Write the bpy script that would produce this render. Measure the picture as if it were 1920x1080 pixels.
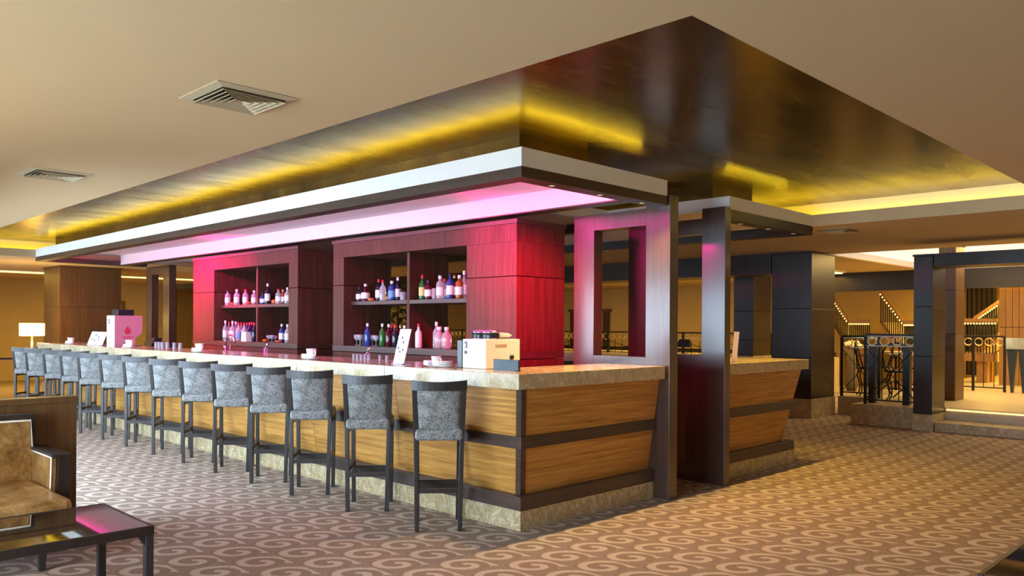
import bpy, math, random
from mathutils import Vector, Matrix
random.seed(7)
S = bpy.context.scene
COL = S.collection
R = math.radians
for o in list(bpy.data.objects): bpy.data.objects.remove(o)

# ------------------------------------------------------------------ camera
FPX, HORIZON, YAW, ROLL = 1513.5, 610.2, R(44.73), R(0.348)
CAM = Vector((-4.077, -3.944, 1.45))
fw = Vector((math.cos(YAW), math.sin(YAW), 0)); rt = Vector((math.sin(YAW), -math.cos(YAW), 0)); upv = Vector((0, 0, 1))
r2 = rt*math.cos(ROLL) + upv*math.sin(ROLL); u2 = upv*math.cos(ROLL) - rt*math.sin(ROLL)
cd = bpy.data.cameras.new('camera'); cam = bpy.data.objects.new('camera', cd); COL.objects.link(cam)
cd.sensor_width = 36; cd.lens = FPX/1920*36; cd.shift_y = (HORIZON-540)/1920
cd.clip_start = 0.05; cd.clip_end = 200
m = Matrix((( r2.x, u2.x, -fw.x, CAM.x), (r2.y, u2.y, -fw.y, CAM.y), (r2.z, u2.z, -fw.z, CAM.z), (0, 0, 0, 1)))
cam.matrix_world = m
S.camera = cam

# ------------------------------------------------------------------ world, big lights, exposure
S.view_settings.view_transform = 'Standard'; S.view_settings.look = 'None'
S.view_settings.gamma = 1; S.view_settings.use_curve_mapping = False
S.view_settings.exposure = -0.18
w = bpy.data.worlds.new('world'); S.world = w; w.use_nodes = True
w.node_tree.nodes['Background'].inputs[0].default_value = (0.75, 0.85, 1, 1)
w.node_tree.nodes['Background'].inputs[1].default_value = 0.05

def area(name, loc, rot, sx, sy, col, power, spread=180):
    l = bpy.data.lights.new(name, 'AREA'); l.shape = 'RECTANGLE'; l.size = sx; l.size_y = sy
    l.color = col; l.energy = power; l.spread = R(spread)
    o = bpy.data.objects.new(name, l); COL.objects.link(o); o.location = loc; o.rotation_euler = rot
    return o
def spot(name, loc, target, col, power, ang=90, blend=0.6, size=0.03):
    l = bpy.data.lights.new(name, 'SPOT'); l.color = col; l.energy = power; l.spot_size = R(ang); l.spot_blend = blend; l.shadow_soft_size = size
    o = bpy.data.objects.new(name, l); COL.objects.link(o); o.location = loc
    o.rotation_euler = (Vector(target)-Vector(loc)).to_track_quat('-Z', 'Y').to_euler(); return o
def point(name, loc, col, power, size=0.05):
    l = bpy.data.lights.new(name, 'POINT'); l.color = col; l.energy = power; l.shadow_soft_size = size
    o = bpy.data.objects.new(name, l); COL.objects.link(o); o.location = loc; return o

DAY = (0.62, 0.81, 1.0)
WARM = (1.0, 0.66, 0.30)
YEL = (1.0, 0.62, 0.10)
# daylight through the glazed side of the room (X = -6.6, behind and left of the photographer)
for xx, yy, ln, pw in ((-6.4, -5.0, 4.4, 40), (-6.4, -0.6, 3.2, 420), (-3.5, 4.7, 4.9, 430), (-3.5, 10.2, 5.2, 300)):
    area('window_daylight', (xx, yy, 1.20), (0, R(-62), 0), 2.0, ln, DAY, pw, 150)

# ------------------------------------------------------------------ node material helpers
MATS = {}
def mat(name):
    m = bpy.data.materials.new(name); m.use_nodes = True; MATS[name] = m
    return m, m.node_tree, m.node_tree.nodes['Principled BSDF']
def N(t, typ, **kw):
    n = t.nodes.new(typ)
    for k, v in kw.items(): setattr(n, k, v)
    return n
def L(t, a, b): t.links.new(a, b)
def coords(t, scale=(1, 1, 1), rot=(0, 0, 0), kind='Object'):
    c = N(t, 'ShaderNodeTexCoord'); mp = N(t, 'ShaderNodeMapping'); L(t, c.outputs[kind], mp.inputs[0])
    mp.inputs['Scale'].default_value = scale; mp.inputs['Rotation'].default_value = rot
    return mp.outputs[0]
def noise(t, vec, scale=5, detail=4, rough=0.55, dist=0.0):
    n = N(t, 'ShaderNodeTexNoise'); n.inputs['Scale'].default_value = scale; n.inputs['Detail'].default_value = detail
    n.inputs['Roughness'].default_value = rough; n.inputs['Distortion'].default_value = dist
    if vec is not None: L(t, vec, n.inputs['Vector'])
    return n.outputs['Fac']
def ramp(t, fac, stops, interp='LINEAR'):
    r = N(t, 'ShaderNodeValToRGB'); r.color_ramp.interpolation = interp
    e = r.color_ramp.elements
    while len(e) < len(stops): e.new(0.5)
    for i, (p, c) in enumerate(stops): e[i].position = p; e[i].color = (*c, 1) if len(c) == 3 else c
    L(t, fac, r.inputs[0]); return r.outputs[0]
def math_(t, op, a, b=None, c=None, clamp=False):
    n = N(t, 'ShaderNodeMath', operation=op, use_clamp=clamp)
    for i, v in enumerate((a, b, c)):
        if v is None: continue
        if isinstance(v, (int, float)): n.inputs[i].default_value = v
        else: L(t, v, n.inputs[i])
    return n.outputs[0]
def mixc(t, f, a, b, mode='MIX'):
    n = N(t, 'ShaderNodeMix', data_type='RGBA', blend_type=mode)
    for s, v in ((n.inputs[0], f), (n.inputs[6], a), (n.inputs[7], b)):
        if isinstance(v, (int, float)): s.default_value = v
        elif isinstance(v, tuple): s.default_value = (*v, 1)
        else: L(t, v, s)
    return n.outputs[2]
def bump(t, b, h, strength=0.2, dist=0.01):
    n = N(t, 'ShaderNodeBump'); n.inputs['Strength'].default_value = strength; n.inputs['Distance'].default_value = dist
    L(t, h, n.inputs['Height']); L(t, n.outputs[0], b.inputs['Normal'])
def plain(name, col, rough=0.5, metal=0.0, var=0.06, nscale=8, spec=0.5, bumpy=0.0, coat=0.0):
    m, t, b = mat(name)
    v = coords(t); f = noise(t, v, nscale, 3)
    lo = tuple(c*(1-var) for c in col); hi = tuple(min(1, c*(1+var)) for c in col)
    L(t, ramp(t, f, [(0.3, lo), (0.7, hi)]), b.inputs['Base Color'])
    b.inputs['Roughness'].default_value = rough; b.inputs['Metallic'].default_value = metal
    b.inputs['Specular IOR Level'].default_value = spec; b.inputs['Coat Weight'].default_value = coat
    if bumpy: bump(t, b, noise(t, v, 60, 3), bumpy, 0.004)
    return m
def wood(name, dark, light, axis='z', rough=0.4, grain=14, spec=0.5, coat=0.0):
    """axis = direction the grain runs in: 'z' upright, 'h' lying (either horizontal direction)"""
    m, t, b = mat(name)
    sc = (grain, grain, 0.7) if axis == 'z' else (0.9, 0.9, grain)
    v = coords(t, sc); oi = N(t, 'ShaderNodeObjectInfo')
    ad = N(t, 'ShaderNodeVectorMath', operation='MULTIPLY_ADD'); L(t, oi.outputs['Random'], ad.inputs[0])
    ad.inputs[1].default_value = (9, 7, 5); L(t, v, ad.inputs[2])
    f1 = noise(t, ad.outputs[0], 1.6, 6, 0.6, 0.6); f2 = noise(t, ad.outputs[0], 7, 4, 0.6, 0.2)
    f = math_(t, 'ADD', math_(t, 'MULTIPLY', f1, 0.7), math_(t, 'MULTIPLY', f2, 0.3))
    L(t, ramp(t, f, [(0.34, dark), (0.66, light)]), b.inputs['Base Color'])
    b.inputs['Roughness'].default_value = rough; b.inputs['Specular IOR Level'].default_value = spec
    b.inputs['Coat Weight'].default_value = coat; b.inputs['Coat Roughness'].default_value = 0.15
    bump(t, b, f2, 0.08, 0.003)
    return m
def emit(name, col, s):
    m, t, b = mat(name); b.inputs['Base Color'].default_value = (*col, 1)
    b.inputs['Emission Color'].default_value = (*col, 1); b.inputs['Emission Strength'].default_value = s
    return m
def glass(name, col, rough=0.03, trans=0.85, ior=1.45):
    m, t, b = mat(name); b.inputs['Base Color'].default_value = (*col, 1); b.inputs['Roughness'].default_value = rough
    b.inputs['Transmission Weight'].default_value = trans; b.inputs['IOR'].default_value = ior
    return m

# ------------------------------------------------------------------ materials
def carpet_mat():
    m, t, b = mat('carpet')
    c = N(t, 'ShaderNodeTexCoord'); sp = N(t, 'ShaderNodeSeparateXYZ'); L(t, c.outputs['Object'], sp.inputs[0])
    PX, PY = 0.285, 0.302
    def cell(s, off, per):
        a = math_(t, 'DIVIDE', math_(t, 'SUBTRACT', s, off), per)
        fr = math_(t, 'SUBTRACT', math_(t, 'FRACT', math_(t, 'ADD', a, 0.5)), 0.5)
        return math_(t, 'MULTIPLY', fr, per)
    wob = math_(t, 'MULTIPLY', math_(t, 'SUBTRACT', noise(t, c.outputs['Object'], 22, 2), 0.5), 0.016)
    x = math_(t, 'ADD', cell(sp.outputs[0], 0.05, PX), wob); y = math_(t, 'ADD', cell(sp.outputs[1], -0.315, PY), wob)
    # squeeze along the (-1, 1) diagonal
    p = math_(t, 'MULTIPLY', math_(t, 'ADD', x, y), 0.7071); q = math_(t, 'MULTIPLY', math_(t, 'SUBTRACT', y, x), 0.7071/1.33)
    xx = math_(t, 'MULTIPLY', math_(t, 'SUBTRACT', p, q), 0.7071); yy = math_(t, 'MULTIPLY', math_(t, 'ADD', p, q), 0.7071)
    r = math_(t, 'SQRT', math_(t, 'ADD', math_(t, 'MULTIPLY', xx, xx), math_(t, 'MULTIPLY', yy, yy)))
    th = math_(t, 'ARCTAN2', yy, xx)
    th1 = math_(t, 'ADD', th, math_(t, 'MULTIPLY', math_(t, 'LESS_THAN', th, -0.85), 2*math.pi))
    def dist(theta):
        Rr = math_(t, 'SUBTRACT', 0.122, math_(t, 'MULTIPLY', theta, 0.0137))
        return math_(t, 'ABSOLUTE', math_(t, 'SUBTRACT', r, Rr))
    d1 = dist(th1); th2 = math_(t, 'ADD', th, 2*math.pi)
    d2 = math_(t, 'ADD', dist(th2), math_(t, 'MULTIPLY', math_(t, 'GREATER_THAN', th, 1.2), 1.0))
    d2 = math_(t, 'ADD', d2, math_(t, 'MULTIPLY', math_(t, 'LESS_THAN', th, -0.9), 1.0))
    d = math_(t, 'MINIMUM', d1, d2)
    w_ = math_(t, 'ADD', 0.0175, math_(t, 'MULTIPLY', noise(t, c.outputs['Object'], 9, 1), 0.004))
    stroke = math_(t, 'SUBTRACT', 1.0, math_(t, 'SMOOTHSTEP', math_(t, 'DIVIDE', d, w_), 0.85, 1.2)) if False else None
    mr = N(t, 'ShaderNodeMapRange', interpolation_type='SMOOTHSTEP'); L(t, math_(t, 'DIVIDE', d, w_), mr.inputs[0])
    mr.inputs[1].default_value = 0.8; mr.inputs[2].default_value = 1.25; mr.inputs[3].default_value = 1; mr.inputs[4].default_value = 0
    # thin secondary lines that fill the ground between the swirls
    ln = math_(t, 'SINE', math_(t, 'MULTIPLY', math_(t, 'ADD', r, math_(t, 'MULTIPLY', th, 0.0137)), 190))
    mr2 = N(t, 'ShaderNodeMapRange', interpolation_type='SMOOTHSTEP'); L(t, ln, mr2.inputs[0])
    mr2.inputs[1].default_value = 0.2; mr2.inputs[2].default_value = 0.9
    outer = math_(t, 'GREATER_THAN', r, 0.100)
    f2 = math_(t, 'MULTIPLY', mr2.outputs[0], outer)
    base = mixc(t, math_(t, 'MULTIPLY', f2, 0.75), (0.29, 0.215, 0.165), (0.38, 0.295, 0.235))
    col = mixc(t, mr.outputs[0], base, (0.56, 0.455, 0.37))
    pile = noise(t, c.outputs['Object'], 420, 2)
    col = mixc(t, 0.35, col, ramp(t, pile, [(0.3, (0.55, 0.55, 0.55)), (0.7, (1, 1, 1))]), 'MULTIPLY')
    L(t, col, b.inputs['Base Color']); b.inputs['Roughness'].default_value = 0.95; b.inputs['Specular IOR Level'].default_value = 0.1
    bump(t, b, pile, 0.5, 0.004)
    return m
carpet_mat()

def stone_mat(name, a, bcol, vein, rough=0.25, scale=3.0):
    m, t, b = mat(name)
    v = coords(t, (1, 1, 1)); f = noise(t, v, scale*1.6, 8, 0.65, 1.6); g = noise(t, v, scale*5, 6, 0.7, 0.8)
    c1 = ramp(t, f, [(0.32, a), (0.52, bcol), (0.68, a)])
    vn = N(t, 'ShaderNodeTexVoronoi', feature='DISTANCE_TO_EDGE'); vn.inputs['Scale'].default_value = scale*3.2
    wv = N(t, 'ShaderNodeVectorMath', operation='ADD'); L(t, v, wv.inputs[0])
    nz = N(t, 'ShaderNodeTexNoise'); nz.inputs['Scale'].default_value = 4; L(t, v, nz.inputs['Vector']); L(t, nz.outputs['Color'], wv.inputs[1])
    L(t, wv.outputs[0], vn.inputs['Vector'])
    ve = ramp(t, vn.outputs['Distance'], [(0.0, (1, 1, 1)), (0.05, (0, 0, 0))])
    c2 = mixc(t, math_(t, 'MULTIPLY', ve, 0.7), c1, vein)
    c3 = mixc(t, math_(t, 'MULTIPLY', g, 0.5), c2, bcol)
    L(t, c3, b.inputs['Base Color']); b.inputs['Roughness'].default_value = rough
    return m
stone_mat('stone', (0.64, 0.55, 0.37), (0.34, 0.25, 0.12), (0.82, 0.75, 0.58))
stone_mat('stone_light', (0.70, 0.61, 0.43), (0.46, 0.36, 0.20), (0.85, 0.79, 0.66), 0.16)
stone_mat('stone_floor', (0.62, 0.52, 0.36), (0.52, 0.42, 0.27), (0.66, 0.56, 0.40), 0.3, 1.2)

wood('oak', (0.26, 0.095, 0.010), (0.66, 0.34, 0.075), 'h', 0.42, 30)
wood('walnut', (0.042, 0.021, 0.014), (0.085, 0.043, 0.029), 'z', 0.30, 16, 0.7, 0.4)
wood('walnut_red', (0.052, 0.021, 0.014), (0.105, 0.045, 0.030), 'z', 0.5, 14, 0.2)
wood('walnut_flat', (0.040, 0.023, 0.016), (0.080, 0.046, 0.032), 'h', 0.42, 16)
wood('wenge', (0.014, 0.009, 0.008), (0.032, 0.020, 0.016), 'z', 0.34, 18)
wood('stool_wood', (0.018, 0.015, 0.014), (0.036, 0.030, 0.028), 'z', 0.36, 20)
wood('partition_wood', (0.085, 0.042, 0.014), (0.16, 0.085, 0.030), 'z', 0.4, 12)
wood('wall_wood', (0.26, 0.13, 0.035), (0.38, 0.20, 0.06), 'z', 0.45, 9)
plain('ceiling_paint', (0.60, 0.455, 0.265), 0.9, var=0.015, nscale=1.5, spec=0.2)
plain('white_paint', (0.86, 0.86, 0.83), 0.7, var=0.012, spec=0.3)
plain('soffit_paint', (0.66, 0.60, 0.62), 0.8, var=0.01, spec=0.2)
plain('wall_ochre', (0.55, 0.40, 0.16), 0.8, var=0.04, nscale=2)
plain('wall_cream', (0.74, 0.62, 0.40), 0.8, var=0.03, nscale=2)
plain('black_metal', (0.012, 0.012, 0.013), 0.42, 0.3, 0.2)
plain('blue_steel', (0.03, 0.042, 0.05), 0.35, 0.4, 0.2)
plain('brass', (0.85, 0.66, 0.33), 0.28, 1.0, 0.08)
plain('pale_gold', (0.92, 0.89, 0.76), 0.4, 0.05, 0.04)
plain('chrome', (0.8, 0.8, 0.82), 0.1, 1.0, 0.03)
plain('vent_paint', (0.50, 0.42, 0.27), 0.5, 0.2, 0.04)
plain('vent_dark', (0.05, 0.04, 0.03), 0.9)
plain('china', (0.9, 0.9, 0.88), 0.2, var=0.01)
plain('paper', (0.93, 0.93, 0.94), 0.6, var=0.01)
plain('ink', (0.12, 0.12, 0.16), 0.6)
plain('machine_white', (0.88, 0.87, 0.80), 0.3, var=0.01)
plain('machine_pink', (0.50, 0.22, 0.30), 0.35, var=0.02)
plain('crest_red', (0.55, 0.03, 0.08), 0.5)
plain('dark_plastic', (0.015, 0.018, 0.03), 0.25)
plain('red_cap', (0.55, 0.03, 0.04), 0.35)
plain('white_cap', (0.85, 0.85, 0.9), 0.35)
plain('gold_cap', (0.75, 0.55, 0.2), 0.3, 0.7)
plain('dark_cap', (0.03, 0.03, 0.05), 0.3)
plain('label_white', (0.85, 0.84, 0.86), 0.6, var=0.18, nscale=70)
plain('label_yellow', (0.82, 0.62, 0.22), 0.6, var=0.2, nscale=70)
plain('label_blue', (0.12, 0.35, 0.65), 0.6, var=0.25, nscale=70)
plain('leaf', (0.05, 0.12, 0.02), 0.5, var=0.3)
plain('pot_clay', (0.12, 0.09, 0.07), 0.6)
plain('joint', (0.03, 0.015, 0.012), 0.8)
glass('glass_clear', (0.90, 0.92, 1.0), 0.04, 0.7)
glass('glass_dark', (0.02, 0.025, 0.05), 0.06, 0.2)
glass('glass_green', (0.06, 0.30, 0.08), 0.05, 0.5)
glass('glass_red', (0.10, 0.012, 0.02), 0.06, 0.2)
glass('glass_blue', (0.04, 0.10, 0.42), 0.05, 0.4)
glass('glass_amber', (0.55, 0.17, 0.03), 0.05, 0.5)
glass('glass_white', (0.88, 0.85, 0.92), 0.25, 0.1)
glass('glass_orange', (0.9, 0.20, 0.06), 0.08, 0.4)
m_, t_, b_ = mat('table_glass'); b_.inputs['Base Color'].default_value = (0.012, 0.011, 0.010, 1); b_.inputs['Roughness'].default_value = 0.03; b_.inputs['Specular IOR Level'].default_value = 0.9; b_.inputs['Coat Weight'].default_value = 1.0; b_.inputs['Coat Roughness'].default_value = 0.02

def fabric_mat():
    m, t, b = mat('stool_fabric'); v = coords(t)
    f = noise(t, v, 110, 4, 0.7, 0.8); g = noise(t, v, 14, 3, 0.6, 0.5)
    ff = math_(t, 'ADD', math_(t, 'MULTIPLY', f, 0.72), math_(t, 'MULTIPLY', g, 0.28))
    L(t, ramp(t, ff, [(0.38, (0.06, 0.06, 0.058)), (0.48, (0.19, 0.195, 0.19)), (0.60, (0.42, 0.43, 0.42))]), b.inputs['Base Color'])
    b.inputs['Roughness'].default_value = 0.85; b.inputs['Specular IOR Level'].default_value = 0.2
    bump(t, b, f, 0.3, 0.003); return m
fabric_mat()
def leather_mat():
    m, t, b = mat('gold_leather'); v = coords(t)
    f = noise(t, v, 7, 8, 0.7, 0.6); g = noise(t, v, 45, 4, 0.7)
    L(t, ramp(t, math_(t, 'ADD', math_(t, 'MULTIPLY', f, .7), math_(t, 'MULTIPLY', g, .3)), [(0.35, (0.16, 0.075, 0.02)), (0.5, (0.40, 0.22, 0.07)), (0.65, (0.62, 0.40, 0.16))]), b.inputs['Base Color'])
    b.inputs['Roughness'].default_value = 0.3; b.inputs['Metallic'].default_value = 0.45
    bump(t, b, g, 0.25, 0.004); return m
leather_mat()
def gold_mat(name, c0, c1, c2, rough):
    m, t, b = mat(name)
    v = coords(t, (0.55, 0.55, 0.55)); f = noise(t, v, 1.6, 6, 0.6, 1.0)
    s = coords(t, (0.5, 3.0, 1), (0, 0, R(35))); g = noise(t, s, 1.1, 6, 0.6, 0.4)
    s2 = coords(t, (0.35, 14, 1), (0, 0, R(-20))); st = noise(t, s2, 1.7, 2, 0.5, 0.3)
    ff = math_(t, 'ADD', math_(t, 'MULTIPLY', f, 0.6), math_(t, 'MULTIPLY', g, 0.4))
    c = ramp(t, ff, [(0.34, c0), (0.52, c1), (0.68, c2)])
    c = mixc(t, math_(t, 'MULTIPLY', ramp(t, st, [(0.69, (0, 0, 0)), (0.72, (1, 1, 1))]), 0.5), c, c2)
    L(t, c, b.inputs['Base Color']); b.inputs['Metallic'].default_value = 1.0
    rr = ramp(t, g, [(0.3, (rough*0.8,)*3), (0.7, (rough*1.35,)*3)]); L(t, rr, b.inputs['Roughness'])
    bump(t, b, g, 0.05, 0.004)
    return m
gold_mat('gold_lacquer', (0.085, 0.054, 0.009), (0.135, 0.088, 0.014), (0.20, 0.135, 0.028), 0.23)
gold_mat('gold_drum', (0.09, 0.052, 0.016), (0.15, 0.09, 0.028), (0.24, 0.15, 0.05), 0.42)
emit('led_yellow', (1.0, 0.74, 0.03), 22)
emit('led_magenta', (1.0, 0.03, 0.42), 40)
emit('lamp_shade_lit', (1.0, 0.80, 0.42), 2.2)
emit('panel_warm', (1.0, 0.70, 0.22), 3.0)
emit('ceiling_glow_white', (1.0, 0.93, 0.84), 0.95)  # brightness of the cafe ceiling put in as emission
emit('downlight_glow', (1.0, 0.80, 0.50), 0.3)
emit('bulb_gold', (1.0, 0.62, 0.18), 3.0)

# ------------------------------------------------------------------ geometry helpers
class MB:
    def __init__(s): s.v = []; s.f = []; s.sm = []
    def add(s, vs, fs, smooth=False):
        n = len(s.v); s.v += [tuple(p) for p in vs]; s.f += [tuple(i+n for i in f) for f in fs]; s.sm += [smooth]*len(fs); return s
    def hexa(s, p):   # 8 points: bottom 4 ccw, top 4 ccw
        return s.add(p, [(3, 2, 1, 0), (4, 5, 6, 7), (0, 1, 5, 4), (1, 2, 6, 5), (2, 3, 7, 6), (3, 0, 4, 7)])
    def box(s, x0, x1, y0, y1, z0, z1):
        return s.hexa([(x0, y0, z0), (x1, y0, z0), (x1, y1, z0), (x0, y1, z0), (x0, y0, z1), (x1, y0, z1), (x1, y1, z1), (x0, y1, z1)])
    def prism(s, poly, z0, z1):
        n = len(poly); vs = [(x, y, z0) for x, y in poly]+[(x, y, z1) for x, y in poly]
        return s.add(vs, [tuple(range(n-1, -1, -1)), tuple(range(n, 2*n))]+[(i, (i+1) % n, n+(i+1) % n, n+i) for i in range(n)])
    def prism_xz(s, poly, y0, y1):
        n = len(poly); vs = [(x, y0, z) for x, z in poly]+[(x, y1, z) for x, z in poly]
        return s.add(vs, [tuple(range(n)), tuple(range(2*n-1, n-1, -1))]+[(i, n+i, n+(i+1) % n, (i+1) % n) for i in range(n)])
    def prism_yz(s, poly, x0, x1):
        n = len(poly); vs = [(x0, y, z) for y, z in poly]+[(x1, y, z) for y, z in poly]
        return s.add(vs, [tuple(range(n-1, -1, -1)), tuple(range(n, 2*n))]+[(i, (i+1) % n, n+(i+1) % n, n+i) for i in range(n)])
    def lathe(s, prof, c=(0, 0, 0), n=14):
        vs = []; fs = []
        for r, z in prof:
            for k in range(n):
                a = 2*math.pi*k/n; vs.append((c[0]+r*math.cos(a), c[1]+r*math.sin(a), c[2]+z))
        for i in range(len(prof)-1):
            for k in range(n):
                fs.append((i*n+k, i*n+(k+1) % n, (i+1)*n+(k+1) % n, (i+1)*n+k))
        fs.append(tuple(range(n-1, -1, -1))); fs.append(tuple(range((len(prof)-1)*n, len(prof)*n)))
        return s.add(vs, fs, True)
    def tube(s, pts, r, n=8, closed=False):
        pts = [Vector(p) for p in pts]; m = len(pts); vs = []; fs = []
        ref = None
        for i, p in enumerate(pts):
            a = pts[(i-1) % m] if (closed or i) else p; b = pts[(i+1) % m] if (closed or i < m-1) else p
            d = (b-a).normalized()
            if ref is None: ref = d.orthogonal().normalized()
            e1 = (ref-d*ref.dot(d)).normalized(); ref = e1; e2 = d.cross(e1)
            for k in range(n):
                an = 2*math.pi*k/n; vs.append(p+(e1*math.cos(an)+e2*math.sin(an))*r)
        for i in range(m if closed else m-1):
            j = (i+1) % m
            for k in range(n): fs.append((i*n+k, i*n+(k+1) % n, j*n+(k+1) % n, j*n+k))
        if not closed: fs.append(tuple(range(n-1, -1, -1))); fs.append(tuple(range((m-1)*n, m*n)))
        return s.add(vs, fs, True)
    def build(s, name, mt, parent=None, loc=None, bevel=0, rz=0):
        me = bpy.data.meshes.new(name); me.from_pydata(s.v, [], s.f); me.update()
        for p, q in zip(me.polygons, s.sm): p.use_smooth = q
        me.materials.append(MATS[mt]); o = bpy.data.objects.new(name, me); COL.objects.link(o)
        if parent is not None: o.parent = parent
        if loc is not None: o.location = loc
        if rz: o.rotation_euler[2] = rz
        if bevel:
            b = o.modifiers.new('bevel', 'BEVEL'); b.width = bevel; b.segments = 2; b.limit_method = 'ANGLE'
        return o
def tag(o, label=None, cat=None, group=None, kind=None):
    if label: o['label'] = label
    if cat: o['category'] = cat
    if group: o['group'] = group
    if kind: o['kind'] = kind
    return o
def thing(name, label, cat, loc=(0, 0, 0), rz=0, group=None):
    o = bpy.data.objects.new(name, None); COL.objects.link(o); o.empty_display_size = 0.1
    o.location = loc; o.rotation_euler[2] = rz
    return tag(o, label, cat, group)
def box(name, mt, parent, x0, x1, y0, y1, z0, z1, bevel=0.0):
    """box given in the parent's own frame (parent at its own location)"""
    cx, cy = (x0+x1)/2, (y0+y1)/2
    return MB().box(x0-cx, x1-cx, y0-cy, y1-cy, 0, z1-z0).build(name, mt, parent, (cx, cy, z0), bevel)
def struct(name, mt, x0, x1, y0, y1, z0, z1, label=None):
    return tag(box(name, mt, None, x0, x1, y0, y1, z0, z1), label, None, None, 'structure')
def kids(o): return [c for c in COL.objects if c.parent == o]
def copy_tree(o, parent=None):
    ch = kids(o); c = o.copy(); COL.objects.link(c); c.parent = parent
    for k in ch: copy_tree(k, c)
    return c
ORD = ['first', 'second', 'third', 'fourth', 'fifth', 'sixth', 'seventh', 'eighth', 'ninth', 'tenth', 'eleventh', 'twelfth', 'thirteenth', 'fourteenth', 'fifteenth', 'sixteenth']
def ray(px, py): return fw + r2*((px-960)/FPX) - u2*((py-HORIZON)/FPX)
def on_x(px, py, x): d = ray(px, py); return CAM + d*((x-CAM.x)/d.x)
def on_y(px, py, y): d = ray(px, py); return CAM + d*((y-CAM.y)/d.y)
def on_z(px, py, z): d = ray(px, py); return CAM + d*((z-CAM.z)/d.z)

# ================================================================== THE SETTING
struct('floor', 'carpet', -6.7, 21, -9, 20, -0.06, 0, 'beige and brown carpet with rows of swirling spirals')
bpy.data.objects['floor'].location = (0, 0, -0.06)      # keep the carpet lattice in world coordinates
me = bpy.data.objects['floor'].data
for v in me.vertices: v.co.x += 7.15; v.co.y += 5.5
HX0, HX1, HY0, HY1, CZ = -1.65, 4.34, -2.41, 11.06, 2.53
c = MB()
c.box(-6.7, HX0, -9, 20, CZ, CZ+0.02); c.box(HX1, 5.2, -9, 20, CZ, CZ+0.02); c.box(5.18, 5.2, -9, 20, CZ+0.02, 2.69)
c.box(HX0, HX1, -9, HY0, CZ, CZ+0.02); c.box(HX0, HX1, HY1, 20, CZ, CZ+0.02)
tag(c.build('ceiling', 'ceiling_paint'), 'matt cream plaster ceiling around the recess', None, None, 'structure')
c = MB()       # upstand lip round the recess
for a in ((HX0-0.03, HX0, HY0-0.03, HY1+0.03), (HX1, HX1+0.03, HY0-0.03, HY1+0.03)): c.box(*a, CZ+0.02, 2.655)
for a in ((HX0, HX1, HY0-0.03, HY0), (HX0, HX1, HY1, HY1+0.03)): c.box(*a, CZ+0.02, 2.655)
tag(c.build('trim_1', 'ceiling_paint'), 'plaster upstand around the ceiling recess', None, None, 'structure')
GZ = 2.815
struct('ceiling_recess', 'gold_lacquer', HX0-0.3, HX1+0.3, HY0-0.3, HY1+0.3, GZ, GZ+0.04, 'dark gold lacquered recess of the ceiling')
c = MB()
c.box(HX0-0.32, HX0-0.3, HY0-0.3, HY1+0.3, CZ+0.02, GZ); c.box(HX1+0.3, HX1+0.32, HY0-0.3, HY1+0.3, CZ+0.02, GZ)
c.box(HX0-0.3, HX1+0.3, HY0-0.32, HY0-0.3, CZ+0.02, GZ); c.box(HX0-0.3, HX1+0.3, HY1+0.3, HY1+0.32, CZ+0.02, GZ)
tag(c.build('trim_2', 'white_paint'), 'gold side of the hidden light cove', None, None, 'structure')
for nm, a in (('left', (HX0-0.18, HX0-0.165, HY0, HY1)), ('right', (HX1+0.165, HX1+0.18, HY0, HY1)), ('near', (HX0, HX1, HY0-0.18, HY0-0.165)), ('far', (HX0, HX1, HY1+0.165, HY1+0.18))):
    where = {'left': 'cove edge nearest the air vents', 'right': 'cove edge behind the far bar end', 'near': 'cove edge nearest the viewer', 'far': 'cove edge beyond the long counter'}[nm]
    tag(box('led_strip', 'led_yellow', None, *a, CZ+0.05, CZ+0.065), 'yellow light strip hidden in the '+where, 'light strip', 'cove light strips')
# lower soffit zone beyond the recess
struct('ceiling_side', 'ceiling_paint', 5.2, 9.25, -9, 20, 2.67, 2.69, 'cream plaster ceiling before the raised cafe')
struct('ceiling_back', 'ceiling_paint', 9.25, 21, 1.85, 20, 2.67, 2.69, 'cream plaster ceiling beyond the columns')
struct('ceiling_glow', 'ceiling_glow_white', 9.25, 14.2, -9, 1.85, 2.80, 2.82, 'white ceiling over the cafe glowing by its own emission')  # plain ceiling surface that emits in place of light falling on it
c = MB(); c.box(9.23, 9.25, -9, 1.85, 2.69, 2.82); c.box(9.25, 14.2, 1.85, 1.87, 2.69, 2.82); c.box(14.2, 14.22, -9, 1.85, 2.69, 2.82)
tag(c.build('trim_3', 'white_paint'), 'white side of the glowing cafe ceiling', None, None, 'structure')
struct('ceiling_end', 'wall_cream', 14.2, 21, -9, 1.85, 2.67, 2.69, 'yellow lit ceiling at the back of the cafe')
struct('wall_right', 'wall_ochre', 20, 20.2, -9, 20, 0, 3.2, 'ochre back wall beyond the cafe')
struct('wall_back', 'wall_ochre', -6.5, 20, 19, 19.2, 0, 3.2, 'ochre wall at the far end of the lounge')
struct('wall_near', 'wall_cream', -6.5, 20, -9.2, -9, 0, 3.2, 'cream wall behind the photographer')
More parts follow.
